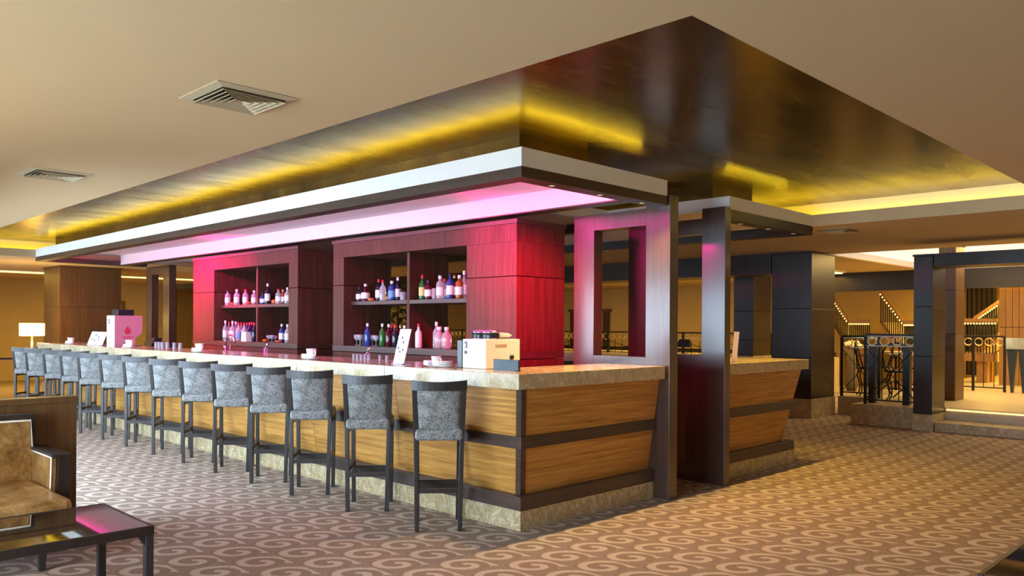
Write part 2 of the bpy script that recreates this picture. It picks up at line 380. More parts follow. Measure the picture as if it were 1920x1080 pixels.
# glazed wall on the left, out of frame: piers, sill and lintel with glass between
c = MB()
for x0, x1, y0, y1, piers in ((-6.7, -6.5, -9, 1.90, (-9, -7.4, -2.6, 1.2)), (-3.75, -3.55, 1.90, 20, (1.90, 7.20, 12.85))):
    c.box(x0, x1, y0, y1, 0, 0.12); c.box(x0, x1, y0, y1, 2.35, 2.53)
    for k, yy in enumerate(piers):
        ye = yy+0.35
        if k == len(piers)-1: ye = y1
        c.box(x0, x1, yy, ye, 0.12, 2.35)
c.box(-6.5, -3.75, 1.90, 2.05, 0, 2.53)
tag(c.build('wall_left', 'wall_cream'), 'window wall of the lounge', None, None, 'structure')
glass('pane_glass', (0.95, 0.97, 1), 0.0, 1.0, 1.02)
for k, (x, y0, y1) in enumerate(((-6.62, -7.05, -2.6), (-6.62, -2.25, 1.2), (-3.67, 2.25, 7.20), (-3.67, 7.55, 12.85))):
    struct('window_%d' % (k+1), 'pane_glass', x, x+0.02, y0, y1, 0.12, 2.35)

# ================================================================== CANOPY
def canopy():
    T = thing('bar_canopy', 'long white and dark framed canopy over the main bar counter', 'canopy', (0, 0, 2.46))
    X0, Y0, X1, Y1 = -0.145, -0.13, 1.60, 11.05
    # white fascia boards
    box('white_fascia', 'white_paint', T, X0, X0+0.04, Y0, Y1, 0.075, 0.205); box('white_fascia', 'white_paint', T, X0+0.04, X1, Y0, Y0+0.04, 0.075, 0.205)
    # dark frame under it
    box('frame_beam', 'walnut_flat', T, X0, X0+0.147, Y0, Y1, 0, 0.075, 0.002); box('frame_beam', 'walnut_flat', T, X0+0.147, X1, Y0, Y0+0.152, 0, 0.075, 0.002)
    box('frame_beam', 'walnut_flat', T, X0+0.147, X1, Y1-0.15, Y1, 0, 0.075, 0.002)
    box('inner_beam', 'walnut_flat', T, 1.144, 1.30, Y0+0.152, Y1-0.15, 0, 0.012, 0.002)
    box('upstand', 'soffit_paint', T, 1.146, 1.30, Y0+0.152, Y1-0.15, 0.012, 0.175)
    # ceiling of the canopy over the bar aisle
    box('soffit', 'soffit_paint', T, X0+0.04, 1.30, Y0+0.04, Y1, 0.175, 0.185)
    box('soffit', 'soffit_paint', T, 1.30, X1, Y0+0.152, Y1, 0.085, 0.095)
    return T
canopy()
T = thing('bar_canopy', 'short white and dark canopy over the second bar end beside the wide column', 'canopy', (0, 0, 2.46))
box('white_fascia', 'white_paint', T, 2.61, 4.338, -0.13, -0.09, 0.075, 0.195); box('white_fascia', 'white_paint', T, 2.61, 2.65, -0.09, 1.3, 0.075, 0.195)
box('frame_beam', 'wenge', T, 2.61, 4.36, -0.13, 0.02, -0.02, 0.075, 0.002); box('frame_beam', 'wenge', T, 4.21, 4.36, 0.02, 11.05, -0.02, 0.068, 0.002)
box('frame_beam', 'wenge', T, 2.50, 2.64, 0.95, 11.0, -0.02, 0.075, 0.002)
box('soffit', 'soffit_paint', T, 2.64, 4.36, 0.02, 11.05, 0.08, 0.09)
box('middle_soffit', 'soffit_paint', T, 1.602, 2.64, 1.3, 11.05, 0.08, 0.09)
box('notch_fascia', 'white_paint', T, 1.602, 2.61, 1.28, 1.31, 0.09, 0.195)
# gold boxes that rise from the canopies to the recess
tag(box('ceiling_drum', 'gold_drum', None, 0.07, 0.84, 0.10, 10.75, 2.648, GZ), 'long brushed gold box between main canopy and ceiling recess', 'ceiling box')
tag(box('ceiling_drum', 'gold_drum', None, 2.70, 3.46, 0.10, 10.75, 2.56, GZ), 'brushed gold box above the second bar end canopy', 'ceiling box')
for lab, a in (('light strip on the canopy front before the long gold box', (-0.03, -0.015, 0.0, 10.8)), ('light strip on the canopy end before the long gold box', (0.0, 1.4, -0.02, -0.005)),
               ('light strip on the side of the second gold box', (2.665, 2.675, 0.1, 5)), ('light strip on the end of the second gold box', (2.7, 4.1, 0.03, 0.045))):
    zz = 2.648 if 'long' in lab else 2.60
    tag(box('led_strip', 'led_yellow', None, *a, zz, zz+0.008), 'yellow '+lab, 'light strip', 'canopy light strips')
# magenta light strips behind the frame of the main canopy
tag(box('led_strip', 'led_magenta', None, 0.0, 0.0025+0.015-0.0025, 0.6, 10.6, 2.545, 2.56), 'magenta light strip along the front of the main canopy', 'light strip', 'magenta strips')
tag(box('led_strip', 'led_magenta', None, 0.1, 1.1, 0.005, 0.02, 2.545, 2.56), 'magenta light strip along the end of the main canopy', 'light strip', 'magenta strips')

# ================================================================== PORTAL PANELS
def portal(x0, x1, y0, y1, oy0, oy1, label, mt='walnut', h=2.547):
    T = thing('portal_panel', label, 'panel', (0, 0, 0))
    oz0, oz1 = 1.185, 2.312
    box('front_post', mt, T, x0, x1, y0, oy0, 0, h, 0.003); box('rear_post', mt, T, x0, x1, oy1, y1, 0, 2.455, 0.003)
    box('lower_panel', mt, T, x0+0.001, x1-0.001, oy0, oy1, 0, oz0); box('header', mt, T, x0+0.001, x1-0.001, oy0, oy1, oz1, 2.455)
    return T
portal(1.622, 1.745, -0.146, 0.90, 0.098, 0.665, 'tall dark wood screen with a window, at the end of the main counter')
portal(2.50, 2.60, -0.152, 0.93, 0.090, 0.712, 'tall dark wood screen with a window, at the start of the second counter')
portal(1.622, 1.745, 10.0, 11.0, 10.25, 10.75, 'dark wood screen with a slot at the far end of the bar', h=2.455)
portal(2.50, 2.60, 10.0, 11.0, 10.25, 10.75, 'second dark wood screen at the far end of the bar', h=2.455)

# ================================================================== BAR COUNTERS
ZT, ZB = 1.12, 1.012
def off(z): return -0.058 + (1.012-z)/(1.012-0.24)*0.118       # inward lean of the oak front
def front_x(name, mt, T, y0, y1, z0, z1, th=0.03, d=0.0, y0t=None):         # piece of the leaning front that faces -X
    a, b = off(z0)+d, off(z1)+d
    return MB().hexa([(a, y0, z0), (a+th, y0, z0), (a+th, y1, z0), (a, y1, z0), (b, y0 if y0t is None else y0t, z1), (b+th, y0 if y0t is None else y0t, z1), (b+th, y1, z1), (b, y1, z1)]).build(name, mt, T)
def front_y(name, mt, T, x0, x1, z0, z1, th=0.03, d=0.0, x0t=None, x1t=None):
    a, b = off(z0)+d, off(z1)+d; x0t = x0 if x0t is None else x0t; x1t = x1 if x1t is None else x1t
    return MB().hexa([(x0, a, z0), (x1, a, z0), (x1, a+th, z0), (x0, a+th, z0), (x0t, b, z1), (x1t, b, z1), (x1t, b+th, z1), (x0t, b+th, z1)]).build(name, mt, T)
YE = 10.9
T = thing('bar_counter', 'long oak fronted bar counter with dark rails and stone base', 'counter', (0, 0, 0))
core = MB(); core.box(0.125, 0.42, 0.10, YE-0.05, 0.14, 1.0); core.box(0.42, 1.60, 0.10, 0.42, 0.14, 1.0)
core.build('carcass', 'walnut_flat', T)
n = 8; ys = [0.0]+[0.03+(YE-0.03)*k/n for k in range(1, n+1)]
for (z0, z1) in ((0.655, 1.012), (0.235, 0.59)):
    for k in range(n):
        if k == 0: front_x('oak_panel', 'oak', T, off(z0)+0.035, ys[1]-0.002, z0, z1, y0t=off(z1)+0.035)
        else: front_x('oak_panel', 'oak', T, ys[k]+0.002, ys[k+1]-0.002, z0, z1)
    front_y('oak_panel', 'oak', T, off(z0)+0.035, 1.615, z0, z1, x0t=off(z1)+0.035)
# corner post
for (z0, z1) in ((0.655, 1.012), (0.235, 0.59)):
    a, b = off(z0), off(z1); d = -0.006; wv = 0.044
    MB().hexa([(a+d, a+d, z0), (a+wv, a+d, z0), (a+wv, a+wv, z0), (a+d, a+wv, z0), (b+d, b+d, z1), (b+wv, b+d, z1), (b+wv, b+wv, z1), (b+d, b+wv, z1)]).build('corner_post', 'walnut_flat', T)
for (z0, z1, o_) in ((0.582, 0.668, -0.020), (0.145, 0.242, -0.006)):
    for k in range(n): box('rail', 'walnut_flat', T, o_, o_+0.14, (ys[k] if k else o_), ys[k+1]-0.001, z0, z1, 0.003)
    box('rail', 'walnut_flat', T, o_+0.14, 1.618, o_, o_+0.14, z0, z1, 0.003)
for k in range(n): box('plinth_stone', 'stone', T, 0, 0.12, ys[k]+(0.0015 if k else 0), ys[k+1]-0.0015, 0, 0.142, 0.001)
for k in range(2): box('plinth_stone', 'stone', T, 0.12+0.748*k+0.0015, 0.12+0.748*(k+1)-0.0015, 0, 0.12, 0, 0.142, 0.001)
T = thing('countertop', 'pale marble bar top running the length of the main counter', 'countertop', (0, 0, ZB))
for k in range(n):
    y0 = -0.13 if k == 0 else ys[k]+0.0008
    box('marble_slab', 'stone_light', T, -0.16, 0.50, y0, ys[k+1]-0.0008, 0, ZT-ZB, 0.004)
box('marble_slab', 'stone_light', T, 0.502, 1.585, -0.13, 0.50, 0, ZT-ZB, 0.004)

T = thing('bar_counter', 'second oak fronted counter end beyond the dark screen', 'counter', (0, 0, 0))
core = MB(); core.box(2.62, 4.0, 0.10, 0.42, 0.14, 1.0); core.box(3.75, 4.0, 0.42, YE, 0.14, 1.0); core.build('carcass', 'walnut_flat', T)
def endx(z): return 4.055+(z-0.24)/0.772*0.21
for (z0, z1) in ((0.655, 1.002), (0.235, 0.59)):
    front_y('oak_panel', 'oak', T, 2.605, endx(z0), z0, z1, x1t=endx(z1))
    a, b = endx(z0), endx(z1)
    for k in range(4):
        y0, y1 = 0.03+2.7*k, 0.03+2.7*(k+1)
        MB().hexa([(a-0.03, y0, z0), (a, y0, z0), (a, y1, z0), (a-0.03, y1, z0), (b-0.03, y0, z1), (b, y0, z1), (b, y1, z1), (b-0.03, y1, z1)]).build('oak_panel', 'oak', T)
for (z0, z1, o_, xe) in ((0.582, 0.668, -0.030, 4.19), (0.145, 0.242, -0.012, 4.195)):
    box('rail', 'walnut_flat', T, 2.602, xe, o_, o_+0.14, z0, z1, 0.003); box('rail', 'walnut_flat', T, xe-0.14, xe, o_+0.14, YE, z0, z1, 0.003)
for k in range(2): box('plinth_stone', 'stone', T, 2.602+0.804*k, 2.602+0.804*(k+1)-0.002, 0, 0.12, 0, 0.142, 0.001)
for k in range(4): box('plinth_stone', 'stone', T, 4.09, 4.21, 0.122+2.69*k, 0.122+2.69*(k+1)-0.002, 0, 0.142, 0.001)
T = thing('countertop', 'beige marble top of the second counter end', 'countertop', (0, 0, 1.003))
box('marble_slab', 'stone_light', T, 2.603, 4.285, -0.13, 0.50, 0, 0.105, 0.004)
for k in range(4): box('marble_slab', 'stone_light', T, 3.65, 4.285, 0.502+2.6*k, 0.5+2.6*(k+1), 0, 0.105, 0.004)

# ================================================================== BACK BAR SHELF UNITS
XF, XB = 1.14, 1.80
def shelf_unit(label, y0, y1, o0, o1, dv, solid_left, backs, mt):
    T = thing('back_bar_unit', label, 'shelf unit', (0, 0, 0))
    H = 2.40; zt, zs, zb = 2.218, 1.715, 1.208
    box('base_cabinet', mt, T, XF, XB, y0, y1, 0, 1.135, 0.002)
    box('base_shelf', 'walnut_flat', T, XF-0.004, XB, y0, y1, 1.142, zb, 0.002)
    # solid cladding either side of the opening: two boards one above the other with a shadow gap
    for (a, b) in ((y0, o0), (o1, y1)):
        box('side_board', mt, T, XF, XB, a, b, zb, 1.897, 0.003); box('side_board', mt, T, XF, XB, a, b, 1.903, zt, 0.003)
    nseg = 3
    for k in range(nseg):
        a = y0+(y1-y0)*k/nseg; b = y0+(y1-y0)*(k+1)/nseg
        box('header_board', mt, T, XF, XB, a+0.0015, b-0.0015, zt, H-0.02, 0.002)
    box('cornice', 'walnut_flat', T, XF-0.012, XB+0.012, y0-0.012, y1+0.012, H-0.02, H+0.02, 0.003)
    box('divider', mt, T, XF+0.10, XB-0.03, dv-0.022, dv+0.022, zb, zt, 0.002)
    for (a, b) in ((o0, dv-0.022), (dv+0.022, o1)): box('shelf', 'walnut_flat', T, XF+0.10, XB-0.03, a, b, zs-0.042, zs, 0.002)
    for (a, b) in backs: box('back_panel', 'wenge', T, XB-0.03, XB, a, b, zb, zt)
    return T
DVR, DVL = on_x(765, 600, 1.24).y, on_x(481.5, 600, 1.24).y
yA = on_x(733, 600, XB).y; yB = on_x(828, 600, XB).y
shelf_unit('wide walnut shelf unit full of bottles nearest the viewer', 1.17, 4.165, 1.846, 3.945, DVR, False, [(yA, 3.945), (yB, DVR)], 'walnut_red')
shelf_unit('walnut shelf unit of bottles at the far end of the bar', 4.95, 7.935, 5.167, 7.245, DVL, True, [(5.167, 7.245)], 'walnut_red')

# ---------------------------------------------------------------- bottles and glasses
def bottle_parts(T, kind, h, r, body, cap, label):
    if kind == 'wine':   prof = [(r*.9, 0), (r, .01), (r, h*.60), (r*.8, h*.68), (r*.36, h*.76), (r*.34, h*.97)]
    elif kind == 'cone': prof = [(r, 0), (r*1.02, .01), (r*.9, h*.3), (r*.4, h*.62), (r*.3, h*.8), (r*.3, h*.96)]
    elif kind == 'round': prof = [(r*.8, 0), (r, h*.12), (r, h*.55), (r*.85, h*.68), (r*.4, h*.78), (r*.38, h*.95)]
    else:                prof = [(r*.92, 0), (r, .008), (r, h*.66), (r*.85, h*.72), (r*.42, h*.78), (r*.40, h*.96)]
    MB().lathe(prof, n=12).build('body', body, T)
    cr = prof[-1][0]
    MB().lathe([(cr*1.12, h*.86), (cr*1.16, h*.87), (cr*1.16, h), (cr*.9, h*1.004)], n=10).build('cap', cap, T)
    if label: MB().lathe([(r*1.0, h*.16), (r*1.025, h*.165), (r*1.025, h*.50), (r*1.0, h*.505)], n=12).build('label', label, T)
def stem_glass_parts(T, h, r):
    MB().lathe([(r*.8, 0), (r*.8, .004), (.005, .010), (.004, h*.45), (r*.7, h*.55), (r, h*.75), (r*.92, h), (r*.86, h), (r*.92, h*.75), (r*.6, h*.58), (0.002, h*.5)], n=12).build('bowl', 'glass_clear', T)
def tumbler_parts(T, h, r, mt):
    MB().lathe([(r*.8, 0), (r*.85, .004), (r, h), (r*.92, h), (r*.76, .012), (.002, .010)], n=12).build('cup', mt, T)
def ball_parts(T, h, r, mt):
    MB().lathe([(r*.5, 0), (r*.9, h*.2), (r, h*.5), (r*.85, h*.8), (r*.6, h), (r*.5, h*.95), (.003, h*.3)], n=12).build('bowl', mt, T)
CAPN = {'red_cap': 'red', 'white_cap': 'white', 'gold_cap': 'gold', 'dark_cap': 'dark'}
BODN = {'glass_clear': 'clear', 'glass_dark': 'dark', 'glass_green': 'green', 'glass_red': 'dark red', 'glass_blue': 'blue', 'glass_amber': 'amber', 'glass_white': 'white'}
def shelf_row(items, ox, oy, sc, z, base_y, where, grp, xs=1.36):
    """items: (zoom x, zoom top y, kind, body, cap, label)"""
    cnt = 0
    for it in items:
        zx, ty, kind, body, cap, label = it
        px = ox+zx/sc; xx = 1.292 + (0.055 if cnt % 2 else 0.0)*(1 if len(items) > 6 else 0)
        p = on_x(px, oy+base_y/sc, xx); h = (base_y-ty)/sc / (FPX/((p-CAM).dot(fw)))
        dv, lo, hi = (DVR, 1.846, 3.945) if 'near' in where else (DVL, 5.167, 7.245)
        yq = min(max(p.y, lo+0.045), hi-0.045)
        if abs(yq-dv) < 0.068: yq = dv-0.068 if px > (765 if 'near' in where else 481.5) else dv+0.068
        p.y = yq
        pos = ORD[min(cnt, 15)]+' from left'
        if kind in ('wine', 'spirit', 'cone', 'round'):
            T = thing('bottle', '%s glass bottle with %s cap, %s, %s' % (BODN[body], CAPN[cap], pos, where), 'bottle', (xx, p.y, z), 0, grp)
            r = {'wine': 0.037, 'spirit': 0.040, 'cone': 0.055, 'round': 0.055}[kind]
            bottle_parts(T, kind, h, r, body, cap, label)
        elif kind == 'stem':
            T = thing('wine_glass', 'small stemmed glass, %s, %s' % (pos, where), 'glass', (xx, p.y, z), 0, grp); stem_glass_parts(T, h, 0.036)
        elif kind == 'tumbler':
            T = thing('tumbler', '%s drinking glass, %s, %s' % ('frosted pink' if body == 'glass_white' else 'clear', pos, where), 'glass', (xx, p.y, z), 0, grp); tumbler_parts(T, h, 0.042, body)
        elif kind == 'ball':
            T = thing('candle_glass', 'small round orange candle glass, %s, %s' % (pos, where), 'candle glass', (xx, p.y, z), 0, grp); ball_parts(T, h, 0.042, body)
        elif kind == 'carton':
            T = thing('carton', 'white carton standing before red capped bottles, far shelf unit', 'box', (xx-0.08, p.y, z), 0, None)
            MB().prism_yz([(-.075, 0), (.075, 0), (.062, h), (-.062, h)], -.05, .05).build('body', 'paper', T); box('lid', 'white_cap', T, -.045, .045, -.058, .058, h, h+.006)
        cnt += 1
gc, gd, gg, gr, gb, ga, gw, go = 'glass_clear', 'glass_dark', 'glass_green', 'glass_red', 'glass_blue', 'glass_amber', 'glass_white', 'glass_orange'
rc, wc, oc, dc = 'red_cap', 'white_cap', 'gold_cap', 'dark_cap'
lw, ly, lb = 'label_white', 'label_yellow', 'label_blue'
ZS, ZBS = 1.715, 1.208
shelf_row([(362, 492, 'spirit', gc, dc, lw), (400, 588, 'ball', go, None, None), (432, 490, 'spirit', gc, wc, lw), (500, 490, 'spirit', gc, rc, lw), (528, 588, 'ball', ga, None, None), (568, 502, 'spirit', gc, wc, lw),
           (606, 530, 'spirit', gb, dc, lw), (630, 530, 'spirit', gc, wc, lw), (672, 452, 'wine', gd, wc, lw), (725, 575, 'ball', go, None, None), (757, 497, 'spirit', gc, rc, lw), (792, 500, 'spirit', ga, oc, lw), (826, 486, 'wine', gc, wc, lw)],
          340, 420, 4.153, ZS, 612, 'upper shelf, far shelf unit', 'bottles on the upper shelf of the far unit', 1.34)
shelf_row([(272, 755, 'wine', gc, wc, lw), (305, 765, 'wine', gc, rc, lw), (398, 755, 'wine', gc, wc, lw), (424, 760, 'wine', gc, wc, lw), (446, 765, 'wine', gc, rc, lb), (468, 765, 'wine', gc, rc, lw), (490, 765, 'wine', gc, rc, lw), (512, 765, 'wine', gb, rc, lw), (532, 760, 'wine', gd, rc, lb), (550, 760, 'wine', gd, rc, lw), (568, 760, 'wine', gd, rc, None),
           (553, 838, 'carton', None, None, None), (655, 885, 'ball', go, None, None), (682, 856, 'stem', None, None, None), (706, 852, 'stem', None, None, None), (730, 856, 'stem', None, None, None), (758, 890, 'ball', go, None, None), (782, 765, 'wine', gb, wc, lw), (826, 765, 'wine', gc, wc, lw)],
          340, 420, 4.153, ZBS, 908, 'lower shelf, far shelf unit', 'bottles on the lower shelf of the far unit', 1.30)
shelf_row([(182, 330, 'wine', gd, dc, lw), (245, 300, 'cone', gr, wc, lw), (305, 445, 'ball', go, None, None), (378, 255, 'wine', gd, rc, lw), (420, 268, 'wine', gc, rc, None), (460, 390, 'spirit', ga, oc, ly), (512, 280, 'spirit', gb, wc, lb), (572, 242, 'wine', gd, wc, lw), (628, 395, 'tumbler', gc, None, None),
           (820, 225, 'wine', gg, rc, ly), (880, 280, 'spirit', gr, dc, lw), (928, 365, 'tumbler', gw, None, None), (1000, 240, 'spirit', gc, wc, lw), (1042, 270, 'spirit', gc, rc, lw), (1100, 212, 'wine', gb, dc, lw), (1145, 232, 'wine', gd, oc, lw), (1195, 240, 'spirit', ga, wc, lw), (1244, 195, 'wine', gc, wc, lw)],
          640, 470, 5.4, ZS, 478, 'upper shelf, near shelf unit', 'bottles on the upper shelf of the near unit', 1.32)
shelf_row([(122, 850, 'stem', None, None, None), (155, 850, 'stem', None, None, None), (188, 850, 'stem', None, None, None), (220, 850, 'stem', None, None, None), (265, 732, 'wine', gb, wc, None), (315, 850, 'stem', None, None, None), (352, 850, 'stem', None, None, None), (415, 732, 'wine', gg, wc, None), (480, 732, 'wine', gr, wc, None), (512, 740, 'wine', gr, rc, None), (545, 735, 'wine', gd, rc, None), (598, 738, 'wine', gr, oc, lw), (640, 740, 'wine', gb, wc, None)],
          640, 470, 5.4, ZBS, 960, 'lower shelf, near shelf unit', 'bottles on the lower shelf of the near unit', 1.26)
shelf_row([(782, 742, 'wine', gw, rc, None), (962, 716, 'wine', gc, wc, None), (992, 765, 'round', gc, wc, None), (1066, 765, 'round', gc, wc, None)],
          640, 470, 5.4, ZBS, 985, 'lower shelf right half, near shelf unit', 'bottles on the lower shelf of the near unit', 1.26)

# ================================================================== BAR STOOLS
def make_stool():
    T = thing('bar_stool', 'x', 'bar stool')
    # local frame: back posts at y = 0 side (x along the back), seat towards +y
    bw0, bw1, fwid, D, H = 0.150, 0.176, 0.150, 0.345, 1.065
    def quad(cx, cy, z0, cx2, cy2, z1, a=0.016, b=0.016):
        return [(cx-a, cy-b, z0), (cx+a, cy-b, z0), (cx+a, cy+b, z0), (cx-a, cy+b, z0), (cx2-a, cy2-b, z1), (cx2+a, cy2-b, z1), (cx2+a, cy2+b, z1), (cx2-a, cy2+b, z1)]
    for s in (-1, 1):
        mb = MB(); mb.hexa(quad(s*bw0, 0, 0, s*(bw0+0.012), 0.02, 0.66)); mb.hexa(quad(s*(bw0+0.012), 0.02, 0.66, s*bw1, -0.03, H-0.005, 0.017, 0.014))
        mb.build('back_leg', 'stool_wood', T, bevel=0.003)
        MB().hexa(quad(s*fwid, D, 0, s*(fwid+0.006), D-0.01, 0.655)).build('front_leg', 'stool_wood', T, bevel=0.003)
        MB().box(s*0.156-0.009, s*0.156+0.009, 0.02, D-0.02, 0.30, 0.335).build('side_stretcher', 'stool_wood', T, bevel=0.002)
        MB().box(s*0.158-0.009, s*0.158+0.009, 0.04, D-0.02, 0.605, 0.65).build('seat_rail', 'stool_wood', T)
    MB().box(-0.140, 0.140, -0.004, 0.020, 0.268, 0.300).build('back_stretcher', 'stool_wood', T, bevel=0.002)
    MB().box(-0.145, 0.145, D-0.014, D+0.008, 0.23, 0.30).build('foot_rest', 'stool_wood', T, bevel=0.002)
    MB().box(-0.145, 0.145, D-0.016, D+0.002, 0.605, 0.65).build('seat_rail', 'stool_wood', T)
    # curved top rail, bowed backwards
    n = 10; vs = []; fs = []
    for k in range(n+1):
        u = -1+2*k/n; x = u*(bw1+0.018); y = -0.03-0.030*(1-u*u)-0.0; dz = -0.012*(1-u*u)
        vs += [(x, y-0.015, 0.995+dz*0.3), (x, y+0.013, 0.995+dz*0.3), (x, y+0.011, H+dz), (x, y-0.015, H+dz)]
    for k in range(n):
        for j in range(4): fs.append((k*4+j, k*4+(j+1) % 4, (k+1)*4+(j+1) % 4, (k+1)*4+j))
    fs += [(3, 2, 1, 0), tuple(range(n*4, n*4+4))]
    MB().add([(v[0], v[1], v[2]) for v in vs], [tuple(reversed(f)) for f in fs]).build('top_rail', 'stool_wood', T)
    # upholstered back, bowed
    vs = []; fs = []; nu, nv = 10, 8
    for sgn in (-1, 1):
        for j in range(nv+1):
            v = j/nv; z = 0.70+0.30*v; hw = 0.147+0.012*v
            for i in range(nu+1):
                u = -1+2*i/nu; e = (1-abs(u)**6)*(1-abs(2*v-1)**8)
                yc = 0.018-0.045*v-0.028*(1-u*u)*v
                vs.append((u*hw, yc+sgn*(0.006+0.016*e), z))
    st = (nu+1)*(nv+1)
    for sgn in (0, 1):
        for j in range(nv):
            for i in range(nu):
                q = (sgn*st+j*(nu+1)+i, sgn*st+j*(nu+1)+i+1, sgn*st+(j+1)*(nu+1)+i+1, sgn*st+(j+1)*(nu+1)+i)
                fs.append(q if sgn == 0 else tuple(reversed(q)))
    for j in range(nv):
        for i in (0, nu):
            q = (j*(nu+1)+i, (j+1)*(nu+1)+i, st+(j+1)*(nu+1)+i, st+j*(nu+1)+i); fs.append(q if i == 0 else tuple(reversed(q)))
    for i in range(nu):
        for j in (0, nv):
            q = (j*(nu+1)+i, st+j*(nu+1)+i, st+j*(nu+1)+i+1, j*(nu+1)+i+1); fs.append(q if j == 0 else tuple(reversed(q)))
    MB().add(vs, fs, True).build('back_cushion', 'stool_fabric', T)
    MB().box(-0.172, 0.172, -0.012, 0.372, 0.635, 0.725).build('seat_cushion', 'stool_fabric', T, bevel=0.03)
    bpy.data.objects[kids(T)[-1].name].modifiers['bevel'].segments = 4
    return T
stool0 = make_stool()
SY = [0.509, 1.364, 2.20, 2.907, 3.632, 4.370, 5.150, 5.955, 6.74, 7.56, 8.29, 9.06, 9.95, 10.65]
ANG = [-39, -42, -40, -37, -35, -37, -37, -37, -37, -37, -36, -36, -38, -40]
NAMES = ['nearest the viewer, by the counter corner', 'second from the counter corner', 'third from the counter corner', 'fourth from the counter corner', 'fifth from the counter corner', 'sixth from the counter corner', 'seventh from the counter corner', 'eighth from the counter corner',
         'sixth from the far left end', 'fifth from the far left end', 'fourth from the far left end', 'third from the far left end', 'second from the far left end', 'farthest away at the left end']
for k in range(14):
    T = stool0 if k == 0 else copy_tree(stool0)
    a = R(ANG[k]); p = Vector((-0.530, SY[k])) + Vector((math.cos(a), math.sin(a)))*0.160
    T.location = (p.x, p.y, 0); T.rotation_euler[2] = a
    tag(T, 'dark wood bar stool with grey mottled back, '+NAMES[k], 'bar stool', 'bar stools along the counter')

# ================================================================== ON THE COUNTER
# coffee machine
T = thing('coffee_machine', 'cream coffee machine with two round hoppers on the bar corner', 'coffee machine', (0.07, 0.44, ZT))
box('body', 'machine_white', T, 0.0, 0.37, 0.0, 0.26, 0.0, 0.225, 0.008)
box('dark_panel', 'dark_plastic', T, -0.002, 0.30, 0.262, 0.32, 0.0, 0.215, 0.004)
box('vent_plate', 'vent_paint', T, 0.10, 0.22, -0.003, 0.0, 0.165, 0.185)
box('upper_badge', 'ink', T, -0.003, 0.0, 0.205, 0.235, 0.155, 0.205); box('lower_badge', 'ink', T, -0.003, 0.0, 0.205, 0.235, 0.11, 0.135)
MB().lathe([(.009, 0), (.010, .012), (.004, .03), (.001, .034)], n=8).build('badge_mark', 'paper', T, (-0.0035, 0.22, 0.163))
MB().lathe([(0.004, 0), (0.004, 0.003)], n=8).build('button', 'ink', T, (-0.002, 0.10, 0.2))
for k, yy in enumerate((0.07, 0.18)):
    h_ = MB().lathe([(0.066, 0), (0.068, 0.005), (0.068, 0.045), (0.066, 0.048)], n=20).build('hopper', 'dark_plastic', T, (0.12, yy+0.0*k, 0.225))
    MB().lathe([(0.070, 0.048), (0.070, 0.055), (0.055, 0.066), (0.02, 0.073), (0.002, 0.074)], n=20).build('lid', 'chrome', h_)
    MB().lathe([(0.070, 0.0), (0.070, 0.006)], n=20).build('ring', 'chrome', h_)
MB().lathe([(0.03, 0), (0.075, 0.02), (0.078, 0.03), (0.05, 0.045), (0.003, 0.05)], n=14).build('cup_tray', 'china', T, (0.29, 0.12, 0.225))
MB().lathe([(0.020, 0), (0.020, 0.01)], n=14).build('knob', 'dark_plastic', T, (0.27, -0.004, 0.085))
kk = kids(T)[-1]; kk.rotation_euler[0] = R(90)
# low dark plate near the corner
T = thing('menu_holder', 'low slate grey plate standing at the counter corner', 'menu holder', (0.05, 0.08, ZT))
box('plate', 'blue_steel', T, 0, 0.022, 0, 0.255, 0, 0.082, 0.002); box('foot', 'dark_plastic', T, -0.01, 0.05, 0.02, 0.235, 0, 0.006)
# tall beer or juice dispenser far down the bar
T = thing('drinks_dispenser', 'pink and white boxy drinks dispenser with red crest on the bar', 'dispenser', (0.0, 7.85, ZT))
wd = on_y(259, 620, 7.85).x - on_y(207, 620, 7.85).x
hh = 0.435
MB().prism_xz([(0, 0), (wd-.10, 0), (wd-.10, .12), (wd-.03, .16), (wd, .20), (wd, hh), (0, hh)], 0.0, 0.30).build('housing', 'machine_pink', T)
box('front_cover', 'machine_white', T, -0.004, 0.0, 0.0, 0.30, 0, hh); box('top_unit', 'dark_plastic', T, 0.05, wd-0.1, 0.03, 0.27, hh, hh+0.085, 0.005)
for zz in (0.37, 0.33): MB().lathe([(0.018, 0), (0.018, 0.006)], n=10).build('button', 'ink', T, (-0.004, 0.2, zz)); kids(T)[-1].rotation_euler[1] = R(-90)
cm = wd*0.46
MB().prism_xz([(cm-.035, .19), (cm, .165), (cm+.035, .19), (cm+.04, .235), (cm+.018, .265), (cm, .285), (cm-.018, .265), (cm-.04, .235)], -0.004, 0.0).build('crest', 'crest_red', T)
box('crest_line', 'crest_red', T, cm-.075, cm+.075, -0.003, 0, .130, .142); box('crest_line', 'crest_red', T, cm-.055, cm+.055, -0.003, 0, .108, .118)
box('drip_tray', 'chrome', T, wd-.1, wd+.02, 0.05, 0.25, 0.0, 0.02)
